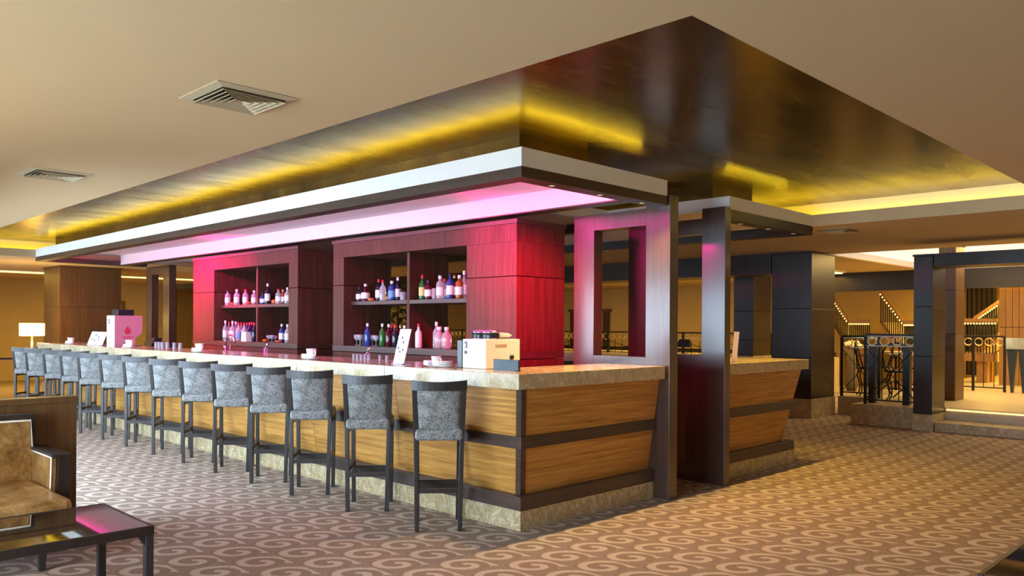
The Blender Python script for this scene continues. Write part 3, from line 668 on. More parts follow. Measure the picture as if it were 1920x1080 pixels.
# menu cards
def menu_card(px0, px1, py_top, x, lab, lean, marks=True, base=ZT):
    p0, p1 = on_x(px0, 650, x), on_x(px1, 650, x); y1, y0 = p0.y, p1.y
    h = on_x((px0+px1)/2, py_top, x).z-base
    T = thing('menu_card', lab, 'menu card', (x, (y0+y1)/2, base))
    hw = (y1-y0)/2
    MB().hexa([(0, -hw, 0.005), (0.006, -hw, 0.005), (0.006, hw, 0.005), (0, hw, 0.005), (0.05, -hw-lean, h), (0.056, -hw-lean, h), (0.056, hw-lean, h), (0.05, hw-lean, h)]).build('card', 'paper', T)
    box('base', 'glass_clear', T, -0.02, 0.08, -hw, hw, 0, 0.006)
    if marks:
        for (u, v) in ((0.25, 0.75), (0.6, 0.45), (0.2, 0.35), (-0.3, 0.4), (-0.15, 0.62)):
            MB().box(-0.001, 0.001, -hw*.12, hw*.12, -0.012, 0.012).build('print', 'ink', T, (0.05*v-0.001, hw*u-lean*v, h*v))
    return T
menu_card(163, 191, 622, 0.02, 'white printed menu card leaning beside the pink dispenser', 0.07)
menu_card(737, 757, 617, 0.05, 'tall white menu card leaning on the bar before the bottles', 0.035)
T = menu_card(1371.5, 1381, 622, 2.95, 'narrow white card on the second counter end', 0.0, False, 1.108)
def cup(px, py, lab, x=0.0, saucer=True, s=1.0):
    p = on_x(px, py, x)
    T = thing('coffee_cup', lab, 'cup', (x, p.y, ZT), 0, 'cups on the bar')
    if saucer: MB().lathe([(0.03*s, 0), (0.075*s, 0.010), (0.076*s, 0.014), (0.03*s, 0.006), (.002, .005)], n=18).build('saucer', 'china', T)
    MB().lathe([(0.024*s, 0.006), (0.030*s, 0.014), (0.042*s, 0.075*s+.01), (0.040*s, 0.075*s+.01), (0.027*s, 0.018), (.002, .016)], n=16).build('bowl', 'china', T)
    MB().tube([(0.0, -0.036*s, 0.07*s), (0.0, -0.062*s, 0.062*s), (0.0, -0.058*s, 0.035*s), (0.0, -0.030*s, 0.026*s)], 0.005, 6).build('handle', 'china', T)
    box('sugar_block', 'paper', T, -0.05, 0.02, 0.045, 0.10, 0.012, 0.05, 0.004)
    return T
cup(133, 645, 'white cup and saucer at the far left of the bar', 0.0, True, 1.2)
cup(243, 652, 'white cup and saucer in front of the pink dispenser', -0.04, True, 1.3)
cup(374, 660, 'white cup and saucer by the far shelf unit', 0.0, True, 1.2)
cup(584, 670, 'white cup and saucer between the two shelf units', 0.0, True, 1.2)
cup(818, 686, 'white cup on a saucer beside the coffee machine', 0.02, True, 1.0)
T = thing('saucer_stack', 'stack of white saucers touching the coffee machine', 'saucers', (0.05, on_x(836, 690, 0.05).y, ZT))
for k in range(4): MB().lathe([(0.03, 0), (0.072, 0.008), (0.073, 0.012), (0.03, 0.005), (.002, .004)], n=18).build('saucer', 'china', T, (0, 0, 0.0125*k))
# taps and small glasses at the sinks
def tap(px, lab, big=True):
    x = 0.62; y = on_x(px, 640, x).y
    T = thing('bar_tap', lab, 'tap', (x, y, 0.90))
    MB().lathe([(0.03, 0), (0.03, 0.02), (0.018, 0.03), (0.018, 0.26)], n=12).build('column', 'chrome', T)
    if big:
        MB().tube([(0, 0, 0.24), (0, 0, 0.34), (0, -0.05, 0.40), (0, -0.14, 0.41), (0, -0.22, 0.38), (0, -0.25, 0.31)], 0.013, 8).build('spout', 'chrome', T)
        MB().tube([(0.0, 0.02, 0.24), (0, 0.06, 0.28)], 0.008, 6).build('lever', 'chrome', T)
        MB().tube([(0.0, -0.12, 0.0), (0, -0.12, 0.29)], 0.010, 8).build('soap_pump', 'chrome', T)
    else:
        MB().tube([(0, 0, 0.25), (0, -0.03, 0.30), (0, -0.07, 0.32)], 0.008, 8).build('spout', 'chrome', T)
        MB().tube([(0.0, -0.05, 0.0), (0, -0.05, 0.27)], 0.008, 8).build('lever', 'chrome', T)
    box('tap_plate', 'chrome', T, -0.05, 0.05, -0.16, 0.06, -0.004, 0.0)
    return T
T = thing('work_counter', 'steel topped work counter on the barman side', 'counter', (0, 0, 0))
box('cabinet', 'walnut_flat', T, 0.505, 0.80, 0.55, 10.6, 0, 0.86); box('worktop', 'chrome', T, 0.505, 0.82, 0.55, 10.6, 0.86, 0.896)
tap(423, 'curved chrome tap before the far shelf unit'); tap(497, 'short chrome tap right of the curved tap', False); tap(687, 'short chrome tap before the near shelf unit', False)
def small_glass(px, lab, x, h=0.05, base=ZT, g=None, r=0.018):
    y = on_x(px, 660, x).y
    T = thing('shot_glass', lab, 'glass', (x, y, base), 0, g)
    tumbler_parts(T, h, r, 'glass_clear'); MB().lathe([(r*.72, .012), (r*.78, h*.5), (.002, h*.5)], n=10).build('drink', 'glass_white', T)
k = 0
for px in (664, 671, 678, 685, 692, 713, 726): small_glass(px, 'tiny glass left of the tall menu card, %s from left' % ORD[k], 0.25, 0.055, ZT, 'shot glasses before the near shelf unit'); k += 1
k = 0
for px in (293, 299, 305, 314, 327, 338): small_glass(px, 'tiny bright glass between dispenser and far shelf, %s from left' % ORD[k], 0.20, 0.085, ZT, 'shot glasses beside the dispenser', 0.026); k += 1

T = thing('card_terminal', 'small dark pole terminal on a white base seen through the second screen', 'terminal', (4.1, 1.31, 1.108))
box('base', 'paper', T, -0.05, 0.05, -0.06, 0.06, 0, 0.02, 0.003); MB().tube([(0, 0, 0.02), (0, 0, 0.12)], 0.01, 8).build('stem', 'black_metal', T); MB().hexa([(-.02, -.09, .10), (.03, -.09, .10), (.03, .09, .10), (-.02, .09, .10), (.01, -.07, .19), (.04, -.07, .19), (.04, .07, .19), (.01, .07, .19)]).build('head', 'black_metal', T)
T = thing('cash_register', 'dark till on the work counter right of the pink dispenser', 'till', (0.66, on_x(281, 640, 0.66).y, 0.896))
box('drawer', 'dark_plastic', T, -0.14, 0.14, -0.18, 0.18, 0, 0.10, 0.006); MB().hexa([(-.10, -.15, .10), (.12, -.15, .10), (.12, .15, .10), (-.10, .15, .10), (.02, -.15, .34), (.12, -.15, .34), (.12, .15, .34), (.02, .15, .34)]).build('screen_housing', 'dark_plastic', T); box('receipt', 'paper', T, -0.06, 0.0, 0.19, 0.23, 0, 0.05)
# ================================================================== CEILING VENTS
def vent(x0, y0, lab):
    T = thing('air_vent', lab, 'air vent', (x0+0.205, y0+0.205, CZ), 0, 'ceiling air vents')
    s = 0.205; w = 0.045
    mb = MB()
    def ringpart(a, b, za, zb, side):
        # sloping blade on one side between half-widths a (outer, za) and b (inner, zb)
        c = [(-a, -a, za), (a, -a, za), (b, -b, zb), (-b, -b, zb)]
        ca, sa = [(1, 0), (0, 1), (-1, 0), (0, -1)][side]
        return [(p[0]*ca-p[1]*sa, p[0]*sa+p[1]*ca, p[2]) for p in c]
    for sd in range(4):
        q = ringpart(s, s-w, -0.004, -0.012, sd); m2 = MB(); m2.add(q+[(p[0], p[1], p[2]+0.004) for p in q], [(3, 2, 1, 0), (4, 5, 6, 7), (0, 1, 5, 4), (1, 2, 6, 5), (2, 3, 7, 6), (3, 0, 4, 7)])
        m2.build('frame', 'vent_paint', T)
        for k in range(5):
            a = s-w-0.004-k*0.029; q = ringpart(a, a-0.022, -0.010, -0.032+0.006, sd)
            q = [(p[0], p[1], -0.006+0.0 if i < 2 else -0.026) for i, p in enumerate(q)]
            q = [(p[0], p[1], -p[2]-0.03) for p in q]
            m2 = MB(); m2.add(q+[(p[0], p[1], p[2]+0.003) for p in q], [(3, 2, 1, 0), (4, 5, 6, 7), (0, 1, 5, 4), (1, 2, 6, 5), (2, 3, 7, 6), (3, 0, 4, 7)])
            m2.build('louvre', 'vent_paint', T)
    MB().box(-s+0.02, s-0.02, -s+0.02, s-0.02, -0.003, -0.001).build('duct', 'vent_dark', T)
vent(-2.46, -0.50, 'square ceiling air vent nearest the viewer')
vent(-2.46, 2.34, 'square ceiling air vent farther away at left')
p = on_z(1575, 431, CZ); vent(4.62, p.y-0.2, 'square ceiling air vent beyond the second canopy')

# ================================================================== DOWNLIGHTS
def downlight(x, y, z, lab, power=0, ang=110, tgt=None, col=WARM, size=0.02, grp='downlights'):
    T = thing('downlight', lab, 'downlight', (x, y, z), 0, grp)
    MB().lathe([(0.034, -0.002), (0.035, -0.001), (0.035, 0.0), (0.03, 0.0)], n=14).build('rim', 'walnut_flat' if grp == 'downlights' else 'chrome', T)
    MB().lathe([(0.022, -0.003), (0.023, -0.002)], n=12).build('lens', 'downlight_glow', T)
    if power: spot('downlight_lamp', (x, y, z-0.012), tgt or (x, y, 0), col, power, ang, 0.8, size)
for k, x in enumerate((0.25, 0.8, 1.35)):
    downlight(x, -0.055, 2.458, 'tiny downlight under the end of the main canopy, %s from the corner' % ORD[k], 100, 115, (x+0.1, -0.6, 0), (1, 0.64, 0.22), 0.02)
for k, x in enumerate((2.95, 3.5, 4.05)):
    downlight(x, -0.055, 2.437, 'tiny downlight under the second canopy end, %s from the screen' % ORD[k], 85, 115, (x+0.1, -0.6, 0), (1, 0.60, 0.10), 0.02)
downlight(0.45, 9.8, 2.458+0.15, 'small downlight at the far end of the main canopy', 12, 120)
downlight(4.28, 2.6, 2.437, 'small downlight seen through the first screen window', 10, 140)
downlight(3.2, 1.2, 2.538, 'small downlight above the second counter', 18, 150, None, (1, 0.55, 0.3))

# ================================================================== COLUMNS
def column(x0, x1, y0, y1, h, lab, mt='wenge', base=0.30, seams=(0.95, 1.75), zb=0.0):
    T = thing('column', lab, 'column', (0, 0, zb))
    if base: box('stone_base', 'stone', T, x0-0.012, x1+0.012, y0-0.012, y1+0.012, 0, base, 0.003)
    zs = [base]+list(seams)+[h-0.03]
    for a, b in zip(zs, zs[1:]):
        box('cladding', mt, T, x0, x1, y0, y1, a+0.003, b-0.003, 0.003)
    box('core', 'joint', T, x0+0.01, x1-0.01, y0+0.01, y1-0.01, base, h-0.03)
    box('cornice', mt, T, x0-0.015, x1+0.015, y0-0.015, y1+0.015, h-0.03, h-0.001, 0.003)
    return T
column(8.42, 9.30, 1.72, 2.40, 2.67, 'wide dark wood column on a stone base behind the second counter')
column(8.07, 8.62, -0.18, 0.07, 2.49, 'slim dark wood column at the cafe steps', base=0.235, seams=(1.05, 1.75))
column(9.9, 10.35, 0.05, 0.30, 2.49, 'slim brown column behind the cafe steps column', 'partition_wood', 0, (1.05, 1.75), 0.3)
column(0.70, 1.80, 12.72, 13.7, 2.53, 'dark wide column beyond the far end of the bar', 'partition_wood')
p1, p2 = on_x(1375, 700, 10.0), on_x(1412, 700, 10.0)
column(10.0, 10.7, p2.y, p1.y, 2.67, 'dark column behind the railing, left of the wide column', 'wenge', 0.9, (1.2, 1.75))
tag(box('ceiling_beam', 'wenge', None, 8.07, 8.62, -8.9, 0.07, 2.31-0.0, 2.488), 'dark beam resting on the slim column over the cafe steps', 'beam')
bpy.data.objects['ceiling_beam'].location.y = (-8.9-0.185)/2
for v in bpy.data.objects['ceiling_beam'].data.vertices: v.co.y = (-1 if v.co.y < 0 else 1)*(8.9-0.205)/2
tag(box('ceiling_beam', 'wenge', None, 8.45, 9.2, 2.43, 18.9, 2.33, 2.668), 'long dark beam from the wide column along the railing', 'beam')
tag(box('ceiling_beam', 'wenge', None, 14.0, 14.2, -6, 4.8, 2.26, 2.66), 'dark beam at the back of the cafe before the stairs', 'beam')

# ================================================================== RAISED CAFE
T = thing('cafe_platform', 'raised stone cafe floor with two steps', 'platform', (0, 0, 0))
box('platform_block', 'stone_floor', T, 8.22, 19.95, 0.085, 1.0, 0, 0.30, 0.004)
box('platform_block', 'stone_floor', T, 8.64, 19.95, -8.9, 0.083, 0, 0.30, 0.004)
box('platform_block', 'stone_floor', T, 9.40, 19.95, 1.002, 1.70, 0, 0.30, 0.004)
box('step', 'stone', T, 8.12, 8.63, -8.9, -0.20, 0, 0.13, 0.004)
for k in range(6): box('fascia_slab', 'stone', T, 8.20, 8.218, 0.085+0.153*k, 0.085+0.153*(k+1)-0.002, 0, 0.295) if k < 0 else None
box('fascia_slab', 'stone', T, 8.198, 8.218, 0.085, 0.54, 0.0, 0.30, 0.002); box('fascia_slab', 'stone', T, 8.198, 8.218, 0.543, 1.0, 0.0, 0.30, 0.002)
box('step_light', 'bulb_gold', T, 8.628, 8.638, -8.9, -0.20, 0.262, 0.280)
T = thing('gallery_platform', 'higher stone gallery behind the railing', 'platform', (0, 0, 0))
box('platform_block', 'stone_floor', T, 10.9, 14, 3.6, 18.9, 0, 0.78, 0.004)
for k in range(8): box('fascia_slab', 'stone', T, 10.88, 10.898, 3.6+1.9*k, 3.6+1.9*(k+1)-0.003, 0, 0.78, 0.002)

def ring_mesh(r, tb, axis, n=16):
    mb = MB(); pts = []
    for k in range(n):
        a = 2*math.pi*k/n
        pts.append((0, r*math.cos(a), r*math.sin(a)) if axis == 'y' else (r*math.cos(a), 0, r*math.sin(a)))
    mb.tube(pts, tb, 6, True); return mb
def railing(a, b, z, h, lab, rr, mt='brass', frame=True, zigzag=True, post_every=1.2):
    """straight railing between a=(x,y) and b"""
    A, B = Vector((*a, 0)), Vector((*b, 0)); Ln = (B-A).length; ang = math.atan2((B-A).y, (B-A).x)
    T = thing('railing', lab, 'railing', (a[0], a[1], z), ang)
    box('handrail', 'black_metal', T, 0, Ln, -0.025, 0.025, h-0.03, h, 0.004)
    zc = h-0.045-rr
    if frame:
        box('frieze_bar', mt, T, 0, Ln, -0.012, 0.012, zc+rr, zc+rr+0.014); box('frieze_bar', mt, T, 0, Ln, -0.012, 0.012, zc-rr-0.014, zc-rr)
    n = max(1, int(Ln/(2*rr+0.012))); st = Ln/n; me = None
    for k in range(n):
        if me is None: o = ring_mesh(rr*0.93, 0.011, 'x').build('ring', mt, T, (st*(k+.5), 0, zc)); me = o
        else:
            o = me.copy(); COL.objects.link(o); o.location = (st*(k+.5), 0, zc)
    np_ = max(1, round(Ln/post_every))
    for k in range(np_+1): box('post', 'black_metal', T, Ln*k/np_-0.02, Ln*k/np_+0.02, -0.02, 0.02, 0, h-0.03)
    box('lower_bar', 'black_metal', T, 0, Ln, -0.01, 0.01, 0.06, 0.08)
    for k in range(np_):
        x0, x1 = Ln*k/np_, Ln*(k+1)/np_
        if zigzag:
            MB().tube([(x0, 0, zc-rr-0.02), (x1, 0, 0.08)], 0.007, 6).build('brace', 'black_metal', T)
            MB().tube([(x1, 0.012, zc-rr-0.02), (x0, 0.012, 0.08)], 0.007, 6).build('brace', 'black_metal', T)
        nb = max(1, int((x1-x0)/0.25))
        for j in range(1, nb+1):
            xx = x0+(x1-x0)*j/(nb+1); MB().tube([(xx, 0, 0.08), (xx, 0, zc-rr)], 0.008, 6).build('baluster', 'black_metal', T)
    return T
railing((8.32, 0.83), (8.32, 0.11), 0.30, 1.06, 'short railing with pale gold rings beside the slim column', 0.066, 'pale_gold', True, True, 0.8)
railing((9.46, 1.66), (9.46, 1.05), 0.30, 1.02, 'short railing between wide column and cafe platform corner', 0.075, 'brass', True, True, 0.7)
railing((12.5, 1.0), (12.5, -0.02), 0.30, 1.02, 'ring railing inside the cafe, right of the slim columns', 0.072, 'brass', False, False, 0.6)
railing((12.5, -0.62), (12.5, -2.2), 0.30, 1.02, 'ring railing inside the cafe at the right edge', 0.072, 'brass', True, False, 0.8)
railing((11.0, 15.0), (11.0, 3.7), 0.78, 0.55, 'long ring railing on the gallery behind the bar', 0.075, 'brass', False, True, 1.0)
# dark wedge shaped planter stand
T = thing('planter_stand', 'dark stand with pointed legs under a gold box, right of the cafe railing', 'planter', (12.5, -0.32, 0.30))
for yy in (-0.18, 0.0, 0.18): MB().hexa([(-.03, yy-.02, 0), (.03, yy-.02, 0), (.03, yy+.02, 0), (-.03, yy+.02, 0), (-.05, yy-.08, .78), (.05, yy-.08, .78), (.05, yy+.08, .78), (-.05, yy+.08, .78)]).build('leg', 'blue_steel', T)
box('gold_box', 'brass', T, -.06, .06, -.27, .27, .78, .98)
for k in range(8): box('rib', 'brass', T, -.068, -.06, -.265+.07*k, -.245+.07*k, .79, .97)
T = thing('planter_stand', 'dark twin post stand behind the pale gold rings', 'planter', (8.60, 0.55, 0.30))
for yy in (0.28, -0.22): box('post', 'blue_steel', T, -.05, .05, yy-.05, yy+.05, 0, .86, 0.004)
box('top', 'blue_steel', T, -.06, .06, -.28, .34, .86, .90)

# ---------------------------------------------------------------- cafe chairs and tables
def make_chair():
    T = thing('cafe_chair', 'x', 'chair'); sz = 0.46
    MB().lathe([(0.19, 0), (0.20, 0.008), (0.20, 0.028), (0.18, 0.034)], n=20).build('seat', 'black_metal', T, (0, 0, sz))
    for k in range(4):
        a = math.pi/4+k*math.pi/2; ca, sa = math.cos(a), math.sin(a)
        pts = [(0.17*ca, 0.17*sa, sz), (0.21*ca, 0.21*sa, 0.34), (0.15*ca, 0.15*sa, 0.2), (0.16*ca, 0.16*sa, 0.08), (0.22*ca, 0.22*sa, 0.013)]
        MB().tube(pts, 0.012, 6).build('leg', 'black_metal', T)
    MB().tube([(0.15*math.cos(k*math.pi/6), 0.15*math.sin(k*math.pi/6), 0.2) for k in range(12)], 0.008, 6, True).build('leg_ring', 'black_metal', T)
    pts = [(-0.17, 0.10, sz)]+[(0.20*math.cos(math.pi-k*math.pi/8), 0.17+0.02*math.sin(k*math.pi/8), 0.72+0.20*math.sin(k*math.pi/8)) for k in range(9)]+[(0.17, 0.10, sz)]
    MB().tube(pts, 0.013, 6).build('back_hoop', 'black_metal', T)
    for s in (-1, 1):
        MB().tube([(s*0.02, 0.15, sz), (s*0.10, 0.17, 0.6), (s*0.03, 0.18, 0.72), (s*0.09, 0.185, 0.80), (s*0.03, 0.185, 0.86)], 0.009, 6).build('back_scroll', 'black_metal', T)
    return T
ch0 = make_chair()
CH = [((9.75, 1.34), 30, 'black iron cafe chair nearest the wide column'), ((10.45, 1.38), 200, 'black iron cafe chair behind the short corner railing'), ((9.08, 0.62), 100, 'black iron cafe chair behind the pale gold rings'),
      ((10.35, 0.72), 250, 'black iron cafe chair farther behind the pale gold rings'), ((11.3, -1.55), 60, 'black iron cafe chair at the right edge of the picture')]
for k, (p, a, lab) in enumerate(CH):
    T = ch0 if k == 0 else copy_tree(ch0); T.location = (p[0], p[1], 0.30); T.rotation_euler[2] = R(a); tag(T, lab, 'chair', 'cafe chairs')
def cafe_table(x, y, lab):
    T = thing('cafe_table', lab, 'table', (x, y, 0.30), 0, 'cafe tables')
    MB().lathe([(0.30, 0.70), (0.32, 0.705), (0.32, 0.725), (0.30, 0.73)], n=24).build('table_top', 'stone_light', T)
    MB().lathe([(0.03, 0.03), (0.025, 0.1), (0.025, 0.70)], n=10).build('pedestal', 'black_metal', T)
    for k in range(3):
        a = k*2*math.pi/3; MB().tube([(0, 0, 0.2), (0.15*math.cos(a), 0.15*math.sin(a), 0.12), (0.26*math.cos(a), 0.26*math.sin(a), 0.012)], 0.012, 6).build('foot', 'black_metal', T)
cafe_table(11.05, 1.35, 'round cafe table between two iron chairs'); cafe_table(9.72, 0.66, 'round cafe table behind the pale gold ring railing'); cafe_table(11.9, -1.9, 'round cafe table at the right edge')

# ---------------------------------------------------------------- stairs behind the cafe
def flight(pa, pb, X, wd, lab, post=0.9):
    """stair flight whose handrail runs between two photo points on the plane x = X, deep in +x"""
    a, b = on_x(*pa, X), on_x(*pb, X)
    T = thing('staircase', lab, 'staircase', (X, 0, 0))
    n = 11
    def bar(name, mt, d0, d1, x0, x1):
        MB().prism_yz([(a.y, a.z+d0), (b.y, b.z+d0), (b.y, b.z+d1), (a.y, a.z+d1)] if a.y < b.y else [(b.y, b.z+d0), (a.y, a.z+d0), (a.y, a.z+d1), (b.y, b.z+d1)], x0, x1).build(name, mt, T)
    bar('handrail', 'wall_wood', 0.03, 0.10, -0.04, 0.04); bar('light_rail', 'partition_wood', -0.01, 0.03, -0.03, 0.03)
    bar('stringer', 'wall_wood', -post-0.25, -post-0.08, 0, 0.05)
    bar('soffit', 'wall_cream', -post-0.25, -post-0.22, 0.05, wd)
    for k in range(n):
        u = (k+.5)/n; y = a.y+(b.y-a.y)*u; z = a.z+(b.z-a.z)*u
        MB().tube([(0, y, z-0.01), (0, y, z-post-0.08)], 0.013, 6).build('baluster', 'black_metal', T)
        MB().lathe([(0.004, 0.016), (0.015, 0.01), (0.019, -0.003), (0.012, -0.018), (0.003, -0.022)], n=8).build('bulb', 'bulb_gold', T, (-0.05, y, z-0.005))
        dy = abs(b.y-a.y)/n; MB().box(0.05, wd, y-dy/2, y+dy/2, z-post-0.22, z-post-0.06).build('tread', 'stone_floor', T)
    zf = min(a.z, b.z)-post-0.25; ym = (a.y+b.y)/2
    if zf > 0.02: MB().box(0.1, 0.3, ym-0.1, ym+0.1, 0.30 if ym < 1.7 else 0.0, zf+0.03).build('support', 'wall_wood', T)
    return T
flight((1556, 553), (1590, 604), 16.0, 1.2, 'staircase with bulb lit rail next to the wide column', 0.55)
flight((1592, 607), (1632, 607), 16.0, 1.4, 'landing rail with bulbs between the two staircases', 0.5)
flight((1650, 549), (1694, 608), 15.6, 1.3, 'staircase with bulb lit rail left of the slim column', 0.6)
flight((1695, 609), (1722, 609), 15.6, 1.3, 'landing rail with bulbs behind the slim column', 0.5)
flight((1872, 572), (1826, 603), 15.2, 1.2, 'rising stair rail with bulbs beside the wood wall', 0.5)
flight((1808, 606), (1870, 606), 14.9, 0.25, 'level rail with bulbs below the rising stair rail', 0.55)
# wood clad wall piece behind the cafe on the right, plank by plank
p0, p1 = on_x(1873, 600, 14.6), on_x(1990, 600, 14.6)
T = thing('wood_wall', 'tall honey wood plank wall at the right edge behind the cafe', 'wall panel', (14.6, p0.y, 0.30))
pn = 9; wdt = (p0.y-p1.y)/pn
for k in range(pn):
    for (z0, z1) in ((0.0, 1.17), (1.18, 2.0)): box('plank', 'wall_wood', T, 0, 0.06, -wdt*(k+1)+0.004, -wdt*k-0.004, z0, z1, 0.003)
box('backing', 'joint', T, 0.062, 0.2, -wdt*pn, 0, 0, 2.0)
for pa, pb, X, lab in ((1606, 1650, 18.4, 'dark tall folded panel between the two staircases'), (1812, 1868, 18.0, 'dark folded panel behind the rising stair rail')):  # dark panels added as the dark masses behind the stairs
    ya, yb = on_x(pb, 600, X).y, on_x(pa, 600, X).y
    T = thing('dark_backdrop', lab, 'dark_backdrop', (X, ya, 0.30 if ya < 1.7 else 0)); nf = 6; wf = (yb-ya)/nf
    for k in range(nf): MB().prism([(0.0, wf*k), (-0.06, wf*(k+.5)), (0.0, wf*(k+1)), (0.04, wf*(k+1)), (0.04, wf*k)], 0, 2.3).build('fold', 'wenge', T)
    box('backdrop_rail', 'black_metal', T, -0.07, 0.05, 0, yb-ya, 2.3, 2.34)
# pale gold planter flowers
p = on_x(1597, 617, 14.5)
T = thing('flower_arrangement', 'pale yellow flower arrangement below the first staircase', 'flowers', (14.5, p.y, 0))
MB().lathe([(0.10, 0), (0.14, 0.2), (0.10, 0.62), (0.12, 0.95), (0.10, 0.95), (0.003, 0.9)], n=12).build('vase', 'pot_clay', T)
for k in range(14):
    a = k*2.4; rr = 0.05+0.17*((k*0.37) % 1)
    MB().lathe([(0.01, -0.05), (0.06, 0), (0.07, 0.03), (0.03, 0.06), (0.002, 0.07)], n=7).build('bloom', 'pale_gold', T, (rr*math.cos(a), rr*math.sin(a), 1.0+0.10*((k*0.61) % 1)))
# lit panels in the far ceilings
for lab, a in (('bright ceiling panel over the cafe at right', (16.2, 17.0, -0.3, 0.9)), ('small bright ceiling panel right of the slim columns', (17.4, 18.2, 0.9, 1.5))):
    T = thing('ceiling_light', 'yellow lit '+lab, 'ceiling light', (0, 0, 2.64)); box('diffuser', 'panel_warm', T, a[0], a[1], a[2], a[3], 0.0, 0.02); box('frame', 'white_paint', T, a[0]-0.04, a[1]+0.04, a[2]-0.04, a[3]+0.04, 0.02, 0.029)
T = thing('ceiling_light', 'long white ceiling light strip beyond the gallery railing', 'ceiling light', (0, 0, 2.60)); box('diffuser', 'lamp_shade_lit', T, 12.6, 13.2, 3.2, 18, 0, 0.02); box('frame', 'white_paint', T, 12.55, 13.25, 3.15, 18.05, 0.02, 0.069)
for k, (y, lab) in enumerate(((15.2, 'long yellow ceiling light at the far left beyond the bar'),)):
    T = thing('ceiling_light', lab, 'ceiling light', (0, 0, CZ-0.03)); box('diffuser', 'panel_warm', T, -3.4, 5.0, y, y+0.35, 0, 0.012); box('frame', 'white_paint', T, -3.44, 5.04, y-0.04, y+0.39, 0.012, 0.029)

# real lamps of the far rooms
area('cafe_lamp', (15.5, -0.2, 2.62), (0, 0, 0), 2.2, 3.0, YEL, 450)
area('cafe_lamp', (11.2, 0.4, 2.75), (0, 0, 0), 2.0, 2.0, (1, 0.62, 0.14), 130)
area('cafe_lamp', (11.2, -3.6, 2.75), (0, 0, 0), 2.0, 3.0, (1, 0.66, 0.2), 70)
area('gallery_lamp', (13.5, 8.0, 2.58), (0, 0, 0), 1.5, 9.0, YEL, 200)
area('lounge_lamp', (0.5, 15.8, 2.48), (0, 0, 0), 8.0, 1.0, YEL, 170)
area('lounge_lamp', (6.0, 13.5, 2.48), (0, 0, 0), 2.0, 4.0, YEL, 150)

# ================================================================== FAR LEFT LOUNGE
# plank wall pieces on the far wall
T = thing('wood_wall', 'brown plank wall at the far left behind the lamp', 'wall panel', (-3.5, 18.0, 0))
for k in range(9):
    for (z0, z1) in ((0, 1.55), (1.56, 2.3)): box('plank', 'wall_wood', T, 0.42*k+0.004, 0.42*(k+1)-0.004, 0, 0.06, z0, z1, 0.003)
box('backing', 'joint', T, 0, 3.78, 0.062, 0.3, 0, 2.3)
T = thing('wood_wall', 'dark plank wall between far column and bar screens', 'wall panel', (5.2, 18.2, 0))
for k in range(11): box('plank', 'partition_wood', T, 0.5*k+0.004, 0.5*(k+1)-0.004, 0, 0.06, 0, 2.4, 0.003)
box('backing', 'joint', T, 0, 5.5, 0.062, 0.3, 0, 2.4)
T = thing('picture_frame', 'dark square picture frame on the ochre wall behind the dispenser', 'picture', (3.2, 18.948, 1.35))
for a in ((0, 0.9, 0.0, 0.08), (0, 0.9, 0.62, 0.70)): box('frame_side', 'partition_wood', T, a[0], a[1], 0, 0.05, a[2], a[3])
for a in ((0, 0.08), (0.82, 0.9)): box('frame_side', 'partition_wood', T, a[0], a[1], 0, 0.05, 0.08, 0.62)
box('picture', 'wall_ochre', T, 0.08, 0.82, 0.02, 0.04, 0.08, 0.62)
T = thing('console_table', 'low dark console under the lit lamp', 'table', (0.10, 12.35, 0))
box('table_top', 'walnut', T, -0.9, 0.45, -0.2, 0.25, 0.80, 0.84, 0.004)
for a in ((-0.88, -0.82), (0.37, 0.43)):
    for b in ((-0.18, -0.12), (0.17, 0.23)): box('leg', 'walnut', T, a[0], a[1], b[0], b[1], 0, 0.80)
p = on_y(60, 622, 12.35)
T = thing('table_lamp', 'lit table lamp with wide cream shade at the far left', 'lamp', (p.x, 12.35, 0.84))
MB().lathe([(0.09, 0), (0.09, 0.02), (0.02, 0.03), (0.015, 0.36)], n=14).build('base', 'brass', T)
MB().lathe([(0.195, 0.37), (0.20, 0.372), (0.20, 0.595), (0.195, 0.60)], n=28).build('shade', 'lamp_shade_lit', T)
point('table_lamp_bulb', (p.x, 12.35, 1.50), (1, 0.62, 0.12), 50, 0.1)
point('table_lamp_bulb', (p.x, 12.35, 1.12), (1, 0.62, 0.12), 25, 0.1)
T = thing('lounge_sofa', 'dark low sofa at the far left edge beyond the stools', 'sofa', (-1.7, 13.2, 0))
box('seat', 'partition_wood', T, -1.2, 1.2, -0.4, 0.4, 0.12, 0.42, 0.03); box('backrest', 'partition_wood', T, -1.2, 1.2, 0.25, 0.45, 0.42, 0.85, 0.03); box('plinth', 'wenge', T, -1.1, 1.1, -0.35, 0.35, 0, 0.12)
# wall pieces behind the gallery
T = thing('wood_wall', 'brown wood panel on the gallery back wall', 'wall panel', (17.0, 0, 0.78))
yy0, yy1 = on_x(1182, 600, 17).y, on_x(1150, 600, 17).y
for k in range(3):
    w_ = (yy1-yy0)/3*1.6; box('panel', 'partition_wood', T, 0, 0.1, yy0-1.2+w_*k+0.004, yy0-1.2+w_*(k+1)-0.004, 0, 1.55, 0.003)
struct('wall_gallery', 'wall_ochre', 17.2, 17.4, 2.6, 19, 0.78, 2.67, 'ochre wall behind the gallery railing')
for k, (pa, pb, lab) in enumerate(((1130, 1141, 'dark doorway seen through the screen window'), (1069, 1077, 'dark doorway between shelf unit and first screen'))):
    ya, yb = on_x(pb, 600, 17.1).y, on_x(pa, 600, 17.1).y
    T = thing('doorway', lab, 'door', (17.1, 0, 0.78)); box('leaf', 'walnut', T, 0, 0.06, ya, yb, 0, 1.15); box('frame_head', 'partition_wood', T, -0.02, 0.06, ya-0.08, yb+0.08, 1.15, 1.23)
